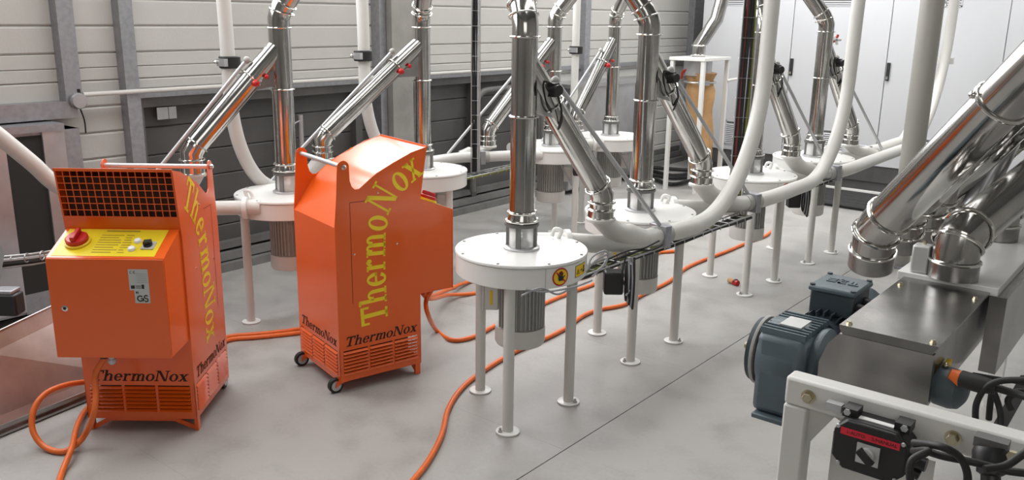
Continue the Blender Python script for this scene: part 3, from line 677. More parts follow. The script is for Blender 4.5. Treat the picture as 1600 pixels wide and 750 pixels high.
# ================================================================== ORANGE HEATERS
HW, HD = .49, .464
def path_eval(pts, s):
    L = 0
    for a, b in zip(pts, pts[1:]):
        l = (b - a).length
        if L + l >= s: return a + (b - a)*((s - L)/l), (b - a).normalized()
        L += l
    d = (pts[-1] - pts[-2]).normalized(); return pts[-1] + d*(s - L), d
def heater(loc, rz, label):
    t = empty('space_heater', loc, rz, label, 'heater', 'orange electric heaters')
    hw, hd = HW/2, HD/2
    # side plate outline (y, z)
    prof = [(hd, .235), (hd, .854), (.218, 1.0), (.209, 1.135)]
    for k in range(9):
        a = math.radians(-10 + 200*k/8); prof.append((.178 + .031*math.cos(a), 1.142 + .031*math.sin(a)))
    prof += [(.146, 1.075), (.137, 1.045), (.122, 1.030), (.10, 1.030), (.082, 1.042), (.04, 1.073), (0, 1.099), (-.087, 1.140), (-.19, 1.183), (-.279, 1.205), (-.243, .97), (-hd, .90), (-hd, .235)]
    sides = []
    for s in (-1, 1):
        sp_ = MB().prism(prof, lambda a, b, tt: V((tt, a, b)), s*hw, s*(hw - .004)).build('side_panel', M['orange'], t, smooth=False); sides.append(sp_)
    # hood and rear sheet
    hoodp = [(hd, .235), (hd, .854), (.165, .945), (.12, 1.005), (.082, 1.040), (.04, 1.071), (0, 1.097), (-.045, 1.120), (-.087, 1.137), (-.14, 1.162), (-.19, 1.180), (-.235, 1.193), (-.277, 1.202)]
    def sheet(pts, name, x0=-hw + .004, x1=hw - .004, th=.003):
        rs = []
        up = []; dn = []
        for i, (a, b) in enumerate(pts):
            p0 = pts[max(i - 1, 0)]; p1 = pts[min(i + 1, len(pts) - 1)]; dx, dy = p1[0] - p0[0], p1[1] - p0[1]; l = math.hypot(dx, dy); n = (dy/l, -dx/l)
            up.append((a, b)); dn.append((a + n[0]*-th, b + n[1]*-th))
        mb = MB(); n = len(pts)
        vs = [V((x, a, b)) for x in (x0, x1) for (a, b) in up] + [V((x, a, b)) for x in (x0, x1) for (a, b) in dn]
        fs = []
        for i in range(n - 1):
            fs += [(i, i + 1, n + i + 1, n + i), (2*n + i, 3*n + i, 3*n + i + 1, 2*n + i + 1), (i, 2*n + i, 2*n + i + 1, i + 1), (n + i, n + i + 1, 3*n + i + 1, 3*n + i)]
        fs += [(0, n, 3*n, 2*n), (n - 1, 3*n - 1, 4*n - 1, 2*n - 1)]
        return mb.add(vs, fs).build(name, M['orange'], t)
    sheet(hoodp[:2], 'rear_panel'); sheet(hoodp[1:], 'hood')
    MB().box(-hw + .004, hw - .004, -hd, -hd + .004, .235, .985).build('front_panel', M['orange'], t, smooth=False)
    MB().add([(x, y, z) for x in (-hw + .004, hw - .004) for y, z in ((-.237, .935), (-.247, .998), (-.240, .998), (-.230, .935))], [(0, 1, 2, 3), (7, 6, 5, 4), (0, 4, 5, 1), (1, 5, 6, 2), (2, 6, 7, 3), (3, 7, 4, 0)]).build('outlet_sill', M['orange'], t, smooth=False)
    MB().box(-hw + .006, hw - .006, -.215, -.21, .97, 1.16).build('duct_interior', M['dark_in'], t)
    # outlet grille, slanted plane
    def gp(x, v, o=0): return V((x, -.247 - (.279 - .247)*v - o, .998 + (1.203 - .998)*v))
    mb = MB(); n = 16
    for k in range(n + 1): x = -hw + .006 + (HW - .012)*k/n; mb.bar(gp(x, 0), gp(x, 1), .0035, .0035, up=(0, 1, 0))
    for k in range(8): mb.bar(gp(-hw + .004, k/7, .001), gp(hw - .004, k/7, .001), .0035, .0035, up=(0, 1, 0))
    mb.build('outlet_grille', M['orange'], t, smooth=False)
    MB().bar(gp(-hw, 1.0, .002), gp(hw, 1.0, .002), .006, .012, up=(0, 0, 1)).build('hood_lip', M['orange'], t)
    # push rod
    r = MB().cyl((-hw - .012, .178, 1.142), (hw + .012, .178, 1.142), .011, seg=14).build('handle_rod', M['rod'], t)
    for s in (-1, 1): MB().lathe([(.013, 0), (.013, .006), (.007, .012)], (s*(hw + .004), .178, 1.142), (s, 0, 0), 12).build('rod_screw', M['chrome'], r)
    # access flap outline on the left side, small screws
    for s in (-1, 1):
        mb = MB(); X = s*(hw + .0006); q = .0012
        for (a0, a1, b0, b1) in ((.150 - q, .150 + q, .46, .968), (.05, .150, .968 - q, .968 + q)): mb.add([(X, a0, b0), (X, a1, b0), (X, a1, b1), (X, a0, b1)], [(0, 1, 2, 3)])
        mb.build('flap_seam', M['dark_in'], sides[0 if s < 0 else 1], smooth=False)
        for (a, b) in ((.135, .71), (-.10, .73), (.0, 1.0)): MB().lathe([(.005, 0), (.005, .003), (.003, .004)], (s*hw, a, b), (s, 0, 0), 8).build('panel_screw', M['chrome'], sides[0 if s < 0 else 1])
    # big yellow lettering along a curve on both sides
    base = [V((a, b, 0)) for a, b in ((-.042, .335), (-.037, .44), (-.034, .56), (-.034, .68), (-.040, .78), (-.056, .865), (-.088, .935), (-.145, .992), (-.20, 1.033), (-.262, 1.072))]
    base = spline(base, 5); Lb = sum((b - a).length for a, b in zip(base, base[1:]))
    for s in (-1, 1):
        mb = MB(); k = 0
        for u0, poly in word_polys(Lb*(1.0 if s < 0 else .90), .150):
            pp, d = path_eval(base, u0 if s < 0 else Lb*.915 - u0)
            tan = d if s < 0 else -d; nr = V((abs(d.y), -d.x, 0)) if True else None
            nr = V((d.y, -d.x, 0))       # towards the rear, tops of the letters
            pts = [pp + tan*x + nr*y for x, y in poly]
            X = s*(hw + .0010)
            mb.add([(X, p_.x, p_.y) for p_ in pts], [tuple(range(len(pts)))]); k += 1
        mb.build('lettering', M['yellow'], sides[0 if s < 0 else 1], smooth=False)
    # lower skirt: rails, mullions, slanted louvres, cut-out word
    shade_box = MB().box(-hw + .05, hw - .05, -hd + .05, hd - .05, .075, .23).build('inner_shade_box', M['dark_in'], t, smooth=False)  # dark box added, its colour stands in for the shade behind the louvres
    MB().box(-hw, hw, -hd, hd, .060, .068).build('base_plate', M['orange'], t, smooth=False)
    slat_cache = {}
    for fi, (nx, ny, half, depth) in enumerate(((0, -1, hw, hd), (1, 0, hd, hw), (0, 1, hw, hd), (-1, 0, hd, hw))):
        N = V((nx, ny, 0)); U = V((-ny, nx, 0))
        def fp(u, z, o=0): return N*(depth + o) + U*u + V((0, 0, z))
        fr = MB()
        def pl(u0, u1, z0, z1, th=.004):
            fr.add([fp(u, z, o) for o in (-th, 0) for (u, z) in ((u0, z0), (u1, z0), (u1, z1), (u0, z1))], [(3, 2, 1, 0), (4, 5, 6, 7), (0, 1, 5, 4), (1, 2, 6, 5), (2, 3, 7, 6), (3, 0, 4, 7)])
        e = .022; cw = (2*half - 2*e)/3; mw = .012
        pl(-half, half, .068, .092); pl(-half, half, .222, .2355); pl(-half, -half + e, .092, .222); pl(half - e, half, .092, .222)
        for k in (1, 2): pl(-half + e + cw*k - mw/2, -half + e + cw*k + mw/2, .092, .222)
        frame = fr.build('louvre_frame', M['orange'], t, smooth=False)
        key = round(half, 3)
        for c in range(3):
            u0 = -half + e + cw*c + (mw/2 if c else 0); u1 = -half + e + cw*(c + 1) - (mw/2 if c < 2 else 0)
            s0 = None
            for k in range(7):
                z = .096 + .0182*k
                if s0 is None:
                    mb = MB(); mb.add([fp(u0, 0, .007), fp(u1, 0, .007), fp(u1, .0095, -.004), fp(u0, .0095, -.004), fp(u0, -.0012, .006), fp(u1, -.0012, .006), fp(u1, .008, -.005), fp(u0, .008, -.005)],
                                      [(0, 1, 2, 3), (7, 6, 5, 4), (0, 4, 5, 1), (3, 2, 6, 7)])
                    s0 = mb.build('louvre', M['orange'], frame, smooth=False); s0.location = (0, 0, z)
                else: inst(s0, loc=(0, 0, z))
        mb = MB(); W = 2*half*.88
        for u0, poly in word_polys(W, .050, .30):
            mb.add([fp(-W/2 + u0 + x, .243 + y, .0010) for x, y in poly], [tuple(range(len(poly)))])
        mb.build('cut_out_lettering', M['cut'], frame, smooth=False)
    # control box
    bt = empty('tmp', (0, 0, 0)); bpy.data.objects.remove(bt)
    bw = .238
    pr_ = [(-hd, .44), (-.430, .44), (-.430, .868), (-hd, .945)]
    MB().prism(pr_, lambda a, b, tt: V((tt, a, b)), -bw, bw).build('control_box', M['orange'], t, smooth=False)
    dr = MB().box(-bw, bw, -.438, -.432, .437, .866).build('box_door', M['orange'], t, bevel=.002)
    MB().lathe([(.013, 0), (.013, .004), (.009, .005)], (-.180, -.438, .655), (0, -1, 0), 18).build('door_lock', M['chrome'], dr)
    MB().lathe([(.007, 0), (.006, .002)], (-.180, -.443, .655), (0, -1, 0), 12).build('lock_core', M['black'], dr)
    # sloping yellow instruction panel
    sl0 = V((0, -.430, .868)); sl1 = V((0, -hd, .945)); sd = (sl1 - sl0); SL = sd.length; sd.normalize(); sn = V((0, -sd.z, sd.y)) if True else None
    sn = V((1, 0, 0)).cross(sd).normalized()
    if sn.z < 0: sn = -sn
    def sp2(x, v, o=0): return sl0 + V((x, 0, 0)) + sd*v + sn*o
    def spl(mb, x0, x1, v0, v1, o): mb.add([sp2(x0, v0, o), sp2(x1, v0, o), sp2(x1, v1, o), sp2(x0, v1, o)], [(0, 1, 2, 3)])
    mb = MB(); spl(mb, -.222, .196, .012, SL - .012, .001); pn = mb.build('instruction_panel', M['panel_yellow'], t, smooth=False)
    mb = MB()
    for col, (x0, x1) in enumerate(((-.07, .03), (.035, .085))):
        for k in range(8):
            v = .035 + k*.017
            spl(mb, x0, x1 - random.uniform(0, .03), v, v + .006, .0016)
    spl(mb, -.06, .08, SL - .030, SL - .020, .0016)
    mb.build('instruction_lines', M['print_faint'], pn, smooth=False)
    kc = sp2(-.150, .105)
    kb = MB().lathe([(.052, 0), (.052, .010), (.045, .012)], kc, sn, 28).build('main_switch', M['sticker'], t)
    MB().lathe([(.045, .012), (.045, .026), (.040, .030)], kc, sn, 28).build('switch_dial', M['red'], kb)
    MB().obox(kc + sn*.040, sd, (1, 0, 0), sn, .038, .010, .010).build('switch_grip', M['red'], kb, bevel=.004)
    for (x, v) in ((.095, .115), (.088, .060)): 
        MB().lathe([(.016, 0), (.016, .006), (.012, .012), (.004, .014)], sp2(x, v), sn, 20).build('push_button', M['lamp_white'], t)
    sw = MB().obox(sp2(.150, .085, .003), (1, 0, 0), sd, sn, .026, .026, .003).build('selector_plate', M['silver'], t)
    MB().obox(sp2(.148, .085, .016), (1, .5, 0), sd, sn, .014, .010, .012).lathe([(.018, 0), (.018, .014)], sp2(.148, .085), sn, 16).build('selector_knob', M['black'], sw)
    # rating label and mark
    mb = MB(); Y = -.4386
    def dq(mb, x0, x1, z0, z1, y=Y): mb.add([(x0, y, z0), (x1, y, z0), (x1, y, z1), (x0, y, z1)], [(0, 1, 2, 3)])
    dq(mb, .092, .172, .735, .825); dq(mb, .110, .172, .680, .735); lb = mb.build('rating_label', M['silver'], dr, smooth=False)
    mb = MB(); Y2 = Y - .0006
    for (x0, x1, z0, z1) in ((.098, .114, .742, .756), (.142, .152, .742, .760), (.118, .140, .744, .747), (.118, .14, .752, .755)): dq(mb, x0, x1, z0, z1, Y2)
    def ringp(cx, cz, ro, ri, a0, a1, n=12):
        for k in range(n):
            a = math.radians(a0 + (a1 - a0)*k/n); b = math.radians(a0 + (a1 - a0)*(k + 1)/n)
            mb.add([(cx + ro*math.cos(a), Y2, cz + ro*math.sin(a)), (cx + ro*math.cos(b), Y2, cz + ro*math.sin(b)), (cx + ri*math.cos(b), Y2, cz + ri*math.sin(b)), (cx + ri*math.cos(a), Y2, cz + ri*math.sin(a))], [(0, 1, 2, 3)])
    ringp(.104, .812, .006, .0042, 60, 300); ringp(.118, .812, .006, .0042, 60, 300); dq(mb, .112, .117, .811, .813, Y2)       # CE mark
    ringp(.132, .700, .014, .0085, 40, 330); dq(mb, .134, .147, .697, .702, Y2); dq(mb, .142, .147, .689, .702, Y2)              # G
    ringp(.156, .707, .0095, .0045, 20, 270, 8); ringp(.156, .694, .0095, .0045, -160, 90, 8)                                   # S
    dq(mb, .116, .122, .722, .730, Y2); dq(mb, .124, .127, .720, .730, Y2)
    mb.build('label_print', M['print_black'], lb, smooth=False)
    mb = MB()
    for k in range(5): dq(mb, .122, .166, .768 + .009*k, .7705 + .009*k, Y2)
    mb.build('label_lines', M['motor'], lb, smooth=False)
    MB().cyl((-.03, -.40, .44), (-.03, -.40, .415), .012, seg=14).sphere((-.03, -.40, .408), .017).build('cable_gland', M['rod'], t)
    MB().cyl((-.075, -.37, .44), (-.075, -.37, .41), .018, seg=14).build('cable_gland', M['black'], t)
    # feet in front, castors at the rear
    mb = MB().bar((-hw + .008, -hd + .02, .002), (-hw + .008, -hd + .02, .062), .016, .03, up=(0, 1, 0)).bar((hw - .008, -hd + .02, .002), (hw - .008, -hd + .02, .062), .016, .03, up=(0, 1, 0))
    mb.bar((-hw + .008, -hd + .02, .004), (-hw + .09, -hd + .02, .05), .02, .005, up=(0, 1, 0)).bar((hw - .008, -hd + .02, .004), (hw - .11, -hd + .02, .05), .02, .005, up=(0, 1, 0))
    mb.bar((-hw + .09, -hd + .02, .05), (hw - .11, -hd + .02, .05), .02, .005, up=(0, 1, 0))
    mb.build('front_foot', M['orange'], t, smooth=False)
    for s in (-1, 1):
        cxw = s*(hw - .035); cyw = hd - .0 + .008
        bk = MB().box(cxw - .018, cxw + .018, hd - .05, hd + .01, .050, .062).build('castor_bracket', M['orange'], t)
        for q in (-1, 1):
            MB().add([(cxw + q*.017, hd - .045, .06), (cxw + q*.017, hd + .012, .06), (cxw + q*.017, hd + .02, .03), (cxw + q*.020, hd - .045, .06), (cxw + q*.020, hd + .012, .06), (cxw + q*.020, hd + .02, .03)], [(0, 1, 2), (3, 5, 4), (0, 3, 4, 1), (1, 4, 5, 2), (2, 5, 3, 0)]).build('castor_fork', M['orange'], bk)
        wy = hd + .012
        MB().lathe([(.030, -.013), (.038, -.012), (.038, .012), (.030, .013)], (cxw, wy, .038), (1, 0, 0), 28).build('castor_tyre', M['rubber'], bk)
        MB().lathe([(.026, -.0145), (.026, .0145)], (cxw, wy, .038), (1, 0, 0), 20).build('castor_hub', M['galv_light'], bk)
    return t
heater((-3.685, 1.919, 0), .692, 'orange electric heater facing the camera with control box, yellow panel and red dial')
heater((-3.349, 2.861, 0), -3.395, 'orange electric heater turned backwards with bright hood and castors towards the camera')

# ------------------------------------------------------------------ orange cables
def hose(pts, label, r=.0128, n=6):
    p0 = V(pts[0]); t = MB().tube(spline(pts, n), r, 12).build('power_cable', M['hose'], None, p0)
    t.location = p0; tag(t, label, 'cable', 'orange power cables'); return t
R = .0135
H2 = lambda x, y, z: Matrix.Translation((-3.349, 2.861, 0)) @ Matrix.Rotation(-3.395, 4, 'Z') @ V((x, y, z))
H1 = lambda x, y, z: Matrix.Translation((-3.685, 1.919, 0)) @ Matrix.Rotation(.692, 4, 'Z') @ V((x, y, z))
D0 = (az(96, 706) - CAM).dot(FW)
dH2 = (H2(-.18, -.37, .43) - CAM).dot(FW); dH1 = (H1(-.075, -.37, .41) - CAM).dot(FW)
hose([az(640, 757, R), az(668, 722, R), az(690, 680, R), az(700, 640, R), az(720, 608, R), az(750, 583, R), az(800, 552, R), az(850, 530, R), az(885, 512, R), az(910, 494, R), az(935, 484, R), az(975, 476, R), az(1005, 460, R), az(1045, 440, R), az(1070, 420, R), az(1100, 406, R), az(1135, 393, R), az(1170, 378, R), az(1197, 368, R), az(1215, 352, R)],
     'long orange cable winding from the bottom edge past the front machines')
hose([H2(-.16, -.36, .43), ad(666, 470, dH2), ad(669, 492, dH2 - .02), az(682, 516, R), az(706, 531, R), az(740, 526, R), az(775, 508, R), az(815, 490, R), az(860, 470, R), az(900, 454, R), az(930, 443, R), az(960, 424, R), az(1000, 408, R), az(1030, 395, R)],
     'orange cable hanging in a bend from the far heater and passing under the machine')
hose([H2(-.08, -.34, .43), ad(668, 463, dH2 + .06), az(697, 454, .1), az(735, 440, R), az(790, 440, R), az(850, 444, R), az(905, 435, R), az(940, 422, R), az(985, 400, R), az(1060, 392, R)],
     'upper orange cable running behind the nearest machine legs from the far heater')
hose([H2(-.02, -.34, .43), ad(669, 466, dH2 + .08), az(700, 461, .07), az(735, 459, R), az(790, 452, R), az(846, 448, R)],
     'short orange cable below the upper one beside the far heater')
hose([az(330, 540, R), az(358, 526, R), az(400, 522, R), az(440, 518, R), az(480, 512, R), az(560, 498, R)], 'upper of two orange cables on the floor between the heaters')
hose([az(330, 546, R), az(358, 531, R), az(400, 527, R), az(440, 523, R), az(480, 518, R), az(560, 506, R)], 'lower of two orange cables on the floor between the heaters')
hose([H1(-.075, -.37, .41), ad(149, 585, dH1), ad(150, 615, dH1 - .01), ad(147, 645, dH1 - .03), az(136, 674, .08), az(120, 694, .03), az(96, 706, R), ad(68, 697, D0 + .0), ad(51, 672, D0 + .02), ad(53, 640, D0 + .05), ad(70, 616, D0 + .1), ad(98, 603, D0 + .19), ad(133, 597, D0 + .34), az(200, 592, R), az(260, 580, R)],
     'orange cable looping on the floor from under the nearer heater control box')
hose([az(240, 600, R), az(180, 615, R), az(140, 635, R), az(122, 662, .04), az(112, 700, .045), az(98, 735, R), az(88, 765, R)], 'orange cable crossing the loop and leaving at the bottom left')

# ================================================================== FAR ITEMS
# sack filling stand
sx, sy, S = -4.63, 8.40, .36
t = empty('sack_stand', (sx, sy, 0), 0, 'white four legged stand holding a tan sack before the switch cabinets', 'stand')
MB().box(-.03, S + .03, -.03, S + .23, 1.40, 1.435).build('top_plate', M['white'], t, bevel=.004)
for (x, y) in ((0, 0), (S, 0), (0, S + .2), (S, S + .2)): MB().box(x - .02, x + .02, y - .02, y + .02, .0, 1.40).build('leg', M['white'], t)
MB().cyl((S/2, S/2 + .05, 1.40), (S/2, S/2 + .05, 1.24), .15, seg=24).build('spout_collar', M['galv_light'], t)
MB().tube([(S + .02, S + .2, 1.18), (S + .1, S + .26, 1.2)], .015, 8).build('side_lever', M['white'], t)
t2 = empty('filling_sack', (sx + S/2 + .03, sy + S/2 + .06, 0), 0, 'tan sack hanging clamped under the white four legged stand', 'sack')
rings = []
for k in range(13):
    z = 1.27 - 1.1*k/12; rr = .145 + .012*math.sin(k*.9) + (.04 if k == 0 else 0) - .02*(k == 1) - .035*(k/12)**2
    rings.append([V((math.cos(2*PI*q/24)*(rr + .012*math.sin(q*2.1 + k*.8) + .012*math.sin(q*5 + k*.5)) + .07*k/12, math.sin(2*PI*q/24)*(rr*.85 + .012*math.sin(q*1.7 - k)), z)) for q in range(24)])
MB().rings(rings).build('sack_body', M['bag'], t2)
MB().ring((0, 0, 1.17), (0, 0, 1), .165, .010).build('strap', M['galv_light'], t2)
MB().obox((.12, -.14, 1.17), (.6, .5, 0), (-.5, .6, 0), (0, 0, 1), .06, .012, .025).build('buckle', M['galv_light'], t2)
MB().tube(spline([(-.10, -.14, 1.30), (-.15, -.12, 1.27), (-.17, -.1, 1.2)], 5), .012, 8).build('red_tie', M['red'], t2)
q0 = V((sx + S/2, sy + S/2 + .05, 1.435))
t3 = empty('steel_spout', q0, 0, 'short polished spout leaning right above the white sack stand', 'duct', None)
MB().tube([q0, q0 + V((0, 0, .12)), ay(1120, 30, sy + .3), ay(1136, -30, sy + .35)], .07, 22).build('spout_pipe', M['steel'], t3, q0)
MB().ring(q0 + V((0, 0, .02)), (0, 0, 1), .078, .008).ring(q0 + V((0, 0, .12)), (0, 0, 1), .078, .008).build('clamp_ring', M['chrome'], t3, q0)
# black cables on the floor near the stand
t = empty('floor_cables', az(1000, 268), 0, 'black cables lying on the floor left of the sack stand', 'cables')
off = az(1000, 268)
for k in range(4):
    pts = [az(985, 262 + 5*k, .03), az(1020, 262 + 6*k, .03), az(1050, 264 + 7*k + (k % 2)*3, .03), az(1085, 266 + 5*k, .03), az(1120, 264 + 4*k, .03)]
    MB().tube(spline(pts, 5), .022, 8).build('floor_cable', M['rubber'], t, off)
# small coloured plug on the floor
t = empty('dropped_connector', az(1148, 445), 0, 'small red and beige connector lying beside a leg of the third machine', 'connector')
MB().cyl((-.055, .02, .02), (-.01, .0, .02), .018, seg=12).build('connector_body', M['bag'], t)
MB().cyl((-.01, .0, .02), (.03, -.015, .02), .02, seg=12).build('connector_collar', M['red'], t)
MB().cyl((.0, .0, .022), (.012, -.005, .022), .023, seg=12).build('connector_ring', M['black'], t)
# red and white valve at far cabinets
t = empty('hand_valve', ad(1306, 62, 6.75), 0, 'small red and white star handle beside the farthest front steel pipe', 'valve')
for k in range(5):
    a = 2*PI*k/5; MB().cyl((0, 0, 0), (.045*math.cos(a)*.78, .045*math.cos(a)*.63, .045*math.sin(a)), .012, seg=8).build('star_arm', M['red' if k % 2 else 'label_white'], t)
MB().sphere((0, 0, 0), .018).build('valve_hub', M['galv_light'], t)
MB().tube([(0, 0, 0), V((-2.39, 6.76, 1.70)) - t.location], .008, 8).build('valve_stem', M['wire'], t)
t.scale = (.9, .9, .9)

# fat grey pole
pb = az(1403, 414)
t = empty('support_pole', (pb.x, pb.y, 0), 0, 'fat beige grey vertical pole in front of the switch cabinets', 'pole')
mbp = mat('beige_grey_pole', (0.34, 0.33, 0.30), 0.35, noise=0.08, nscale=3)
MB().cyl((0, 0, .012), (0, 0, 4.35), .082, seg=32).build('pole_shaft', mbp, t)
MB().lathe([(.13, 0), (.13, .012)], (0, 0, 0), seg=28).build('base_plate', M['galv'], t)
t = empty('hanging_chain', ay(1483, -60, CY - .25), 0, 'short steel chain hanging before the upper vent of a switch cabinet', 'chain')
for k in range(9):
    l = MB().ring((0, 0, 0), (1, 0, 0) if k % 2 else (0, 1, 0), .028, .007, 14, 6).build('chain_link', M['wire'], t); l.scale = (1, 1, 1.3); l.location = (0, 0, .1 - .062*k)

# ================================================================== RIGHT: CONVEYOR
LZ = 1.10; X0, X1, Y0 = -.660, -.425, 2.14
t = empty('screw_conveyor', (X0, Y0, 0.8), 0, 'stainless steel trough conveyor with polished lid running away at the right', 'conveyor'); off = V((X0, Y0, .8))
# lid with folded front edge
lid = MB().box(X0, X1, Y0, 2.70, LZ - .006, LZ).add([(X0, Y0, LZ), (X1, Y0, LZ), (X1 - .02, Y0 - .012, LZ - .035), (X0 + .02, Y0 - .012, LZ - .035), (X0, Y0, LZ - .006), (X1, Y0, LZ - .006)], [(0, 1, 2, 3), (4, 3, 2, 5), (0, 3, 4), (1, 5, 2)]).build('lid', M['steel2'], t, off, smooth=False)
for (x, y) in ((X0 + .018, Y0 + .02), (X1 - .018, Y0 + .02), (X0 + .018, 2.6), (X1 - .018, 2.6)):
    MB().lathe([(.008, 0), (.008, .003), (.006, .003), (.006, .008)], (x, y, LZ), seg=6).build('lid_bolt', M['brass'], t, off)
# U trough
sec = []
xm = (X0 + X1)/2; hwid = (X1 - X0)/2 - .012
for k in range(13):
    a = PI + PI*k/12; sec.append((xm + hwid*math.cos(a), .955 + hwid*math.sin(a)))
sec = [(p_[0] - (.045*math.sin((LZ - p_[1])/.27*PI*.55) if p_[0] < xm else 0), p_[1]) for p_ in sec]
sec = [(xm - hwid - .022, LZ - .06), (xm - hwid - .038, LZ - .11)] + sec[1:]
poly = [(xm - hwid, LZ - .006)] + sec + [(xm + hwid, LZ - .006)]
MB().prism(poly, lambda a, b, tt: V((a, tt, b)), Y0 + .01, 9.0).build('trough', M['steel2'], t, off)
poly2 = [(xm - hwid*1.06, LZ - .02)] + [(xm + (p_[0] - xm)*1.08, .955 + (p_[1] - .955)*1.08) for p_ in sec] + [(xm + hwid*1.06, LZ - .02)]
MB().prism(poly2, lambda a, b, tt: V((a, tt, b)), Y0 - .012, Y0 + .008).build('end_plate', M['steel2'], t, off)
tp = MB().box(X0 - .02, X1 + .02, 2.70, 8.8, LZ - .01, LZ + .014).build('top_plate', M['white'], t, off, bevel=.002)
MB().box(X1 + .0, X1 + .045, 2.70, 8.8, .86, LZ - .01).build('side_rail', M['steel2'], t, off)
MB().box(X0 - .03, X0 - .012, 2.85, 3.0, .92, LZ).build('side_bracket', M['galv'], t, off)
MB().box(X1 - .008, X1 + .003, 2.24, 2.30, .98, 1.02).build('warning_label', M['sticker'], t, off)
for y in (4.6, 7.6):
    for x in (X0 + .02, X1 - .02): MB().box(x - .03, x + .03, y - .03, y + .03, 0, .9).build('leg', M['white'], t, off)
# end bearing and black cable gland on the right side
bq = ad(1487, 607, 2.12)
t = empty('end_bearing', bq, 0, 'blue grey round bearing cap at the near right end of the conveyor', 'bearing')
MB().lathe([(.05, -.03), (.05, .005), (.045, .022), (.03, .032), (.01, .035)], (0, 0, 0), (.95, -.2, 0), 28).build('bearing_cap', M['blue'], t)
MB().sphere((-.02, 0, .055), .008).build('grease_nipple', M['brass'], t)
t = empty('cable_plug', ad(1488, 588, 2.06), 0, 'orange collared black plug and cable running right from the bearing cap', 'plug'); off = ad(1488, 588, 2.06)
MB().tube([ad(1484, 583, 2.06), ad(1502, 592, 2.05)], [.012, .020], 14).build('plug_collar', M['hose'], t, off)
MB().tube([ad(1502, 592, 2.05), ad(1530, 600, 2.02), ad(1556, 606, 2.0)], [.021, .021, .016], 14).build('plug_body', M['rubber'], t, off)
MB().tube(spline([ad(1556, 606, 2.0), ad(1590, 616, 1.97), ad(1640, 632, 1.9)], 5), .009, 10).build('plug_cable', M['rubber'], t, off)

# gearmotor
GS = V((.052, .045, -.012)); G0 = V((-.80, 2.18, .95))
t = empty('gear_motor', G0, 0, 'blue grey gear motor with square terminal box left of the conveyor end', 'motor'); off = G0
def gb(x, y, z): return V((x, y, z))
cxg = -.825
prg = [(-.985, .90), (-.985, 1.0), (-.97, 1.035), (-.80, 1.035), (-.775, 1.01), (-.76, .92), (-.775, .84), (-.82, .79), (-.90, .775), (-.955, .80)]
MB().lathe([(.098, -.0), (.104, .01), (.104, .10), (.098, .112)], (-.935, 2.215, .945), (1, 0, 0), 32).build('gear_housing', M['blue'], t, off)
MB().box(-.935, -.80, 2.115, 2.315, .80, 1.03).build('gear_case', M['blue'], t, off, bevel=.018)
MB().box(-.925, -.815, 2.10, 2.33, .785, .80).build('gear_foot', M['blue'], t, off, bevel=.004)
MB().lathe([(.098, 0), (.1, .004), (.1, .008), (.09, .011)], (-.945, 2.215, .945), (-1, 0, 0), 32).build('cover_ring', M['motor'], t, off)
MB().lathe([(.092, 0), (.092, .018), (.06, .022)], (-.95, 2.215, .945), (-1, 0, 0), 28).build('gear_cover', M['blue_dark'], t, off)
MB().lathe([(.007, 0), (.007, .025), (.01, .025), (.01, .03)], (-.97, 2.20, .95), (-1, 0, 0), 10).build('cover_bolt', M['brass'], t, off)
f0 = MB().box(-.93, -.805, -.003, .003, 1.028, 1.046).build('gear_fin', M['blue'], t, None); f0.location = V((0, 2.13, 0)) - off
for k in range(1, 9): inst(f0, loc=V((0, 2.13 + .021*k, 0)) - off)
MB().box(-.895, -.835, 2.17, 2.25, 1.044, 1.050).build('name_plate', M['silver'], t, off)
MB().lathe([(.09, 0), (.095, .01), (.095, .02), (.07, .04)], (-.80, 2.235, .945), (1, 0, 0), 30).build('adapter', M['blue'], t, off)
MB().lathe([(.080, 0), (.083, .004), (.083, .012), (.075, .014)], (-.755, 2.235, .945), (1, 0, 0), 30).build('adapter_ring', M['motor'], t, off)
# motor pointing away (+y) with fins
mot = MB().lathe([(.070, 2.31), (.070, 2.62), (.064, 2.64)], (-.835, 0, .965), (0, 1, 0), 28).build('motor_body', M['blue_dark'], t, off)
fb = MB().box(.066, .086, 2.34, 2.58, -.0025, .0025).build('motor_fin', M['blue_dark'], mot, None); fb.location = V((-.835, 0, .965)) - off
for k in range(1, 24): inst(fb, loc=V((-.835, 0, .965)) - off, rot=(0, 2*PI*k/24, 0))
MB().lathe([(.088, 2.585), (.088, 2.68), (.08, 2.69)], (-.835, 0, .965), (0, 1, 0), 28).build('fan_cover', M['blue'], mot, off)
tb = MB().box(-.892, -.768, 2.375, 2.525, 1.03, 1.10).build('terminal_box', M['blue_dark'], t, off, bevel=.006)
MB().box(-.898, -.762, 2.369, 2.531, 1.098, 1.115).build('terminal_lid', M['blue'], tb, off, bevel=.006)
for (x, y) in ((-.888, 2.379), (-.772, 2.379), (-.888, 2.521), (-.772, 2.521)): MB().lathe([(.008, 0), (.008, .006)], (x, y, 1.113), seg=8).build('lid_screw', M['blue_dark'], tb, off)
# raised emblem on the terminal lid: plain raised bars like the photo's moulded mark
mb = MB()
for (x0, x1, y0, y1) in ((-.86, -.835, 2.44, 2.448), (-.86, -.835, 2.455, 2.463), (-.86, -.835, 2.47, 2.478), (-.828, -.82, 2.44, 2.478), (-.828, -.806, 2.44, 2.447), (-.828, -.808, 2.456, 2.462), (-.828, -.806, 2.471, 2.478), (-.798, -.792, 2.44, 2.478), (-.786, -.780, 2.44, 2.47), (-.798, -.77, 2.438, 2.445)): mb.box(x0 - .01, x1 - .01, y0, y1, 1.114, 1.1175)
mb.build('moulded_mark', M['blue'], tb, off)
for k in range(2): MB().cyl((-.77, 2.41 + .07*k, 1.06), (-.735, 2.41 + .07*k, 1.055), .017, seg=12).build('cable_gland', M['black'], tb, off)

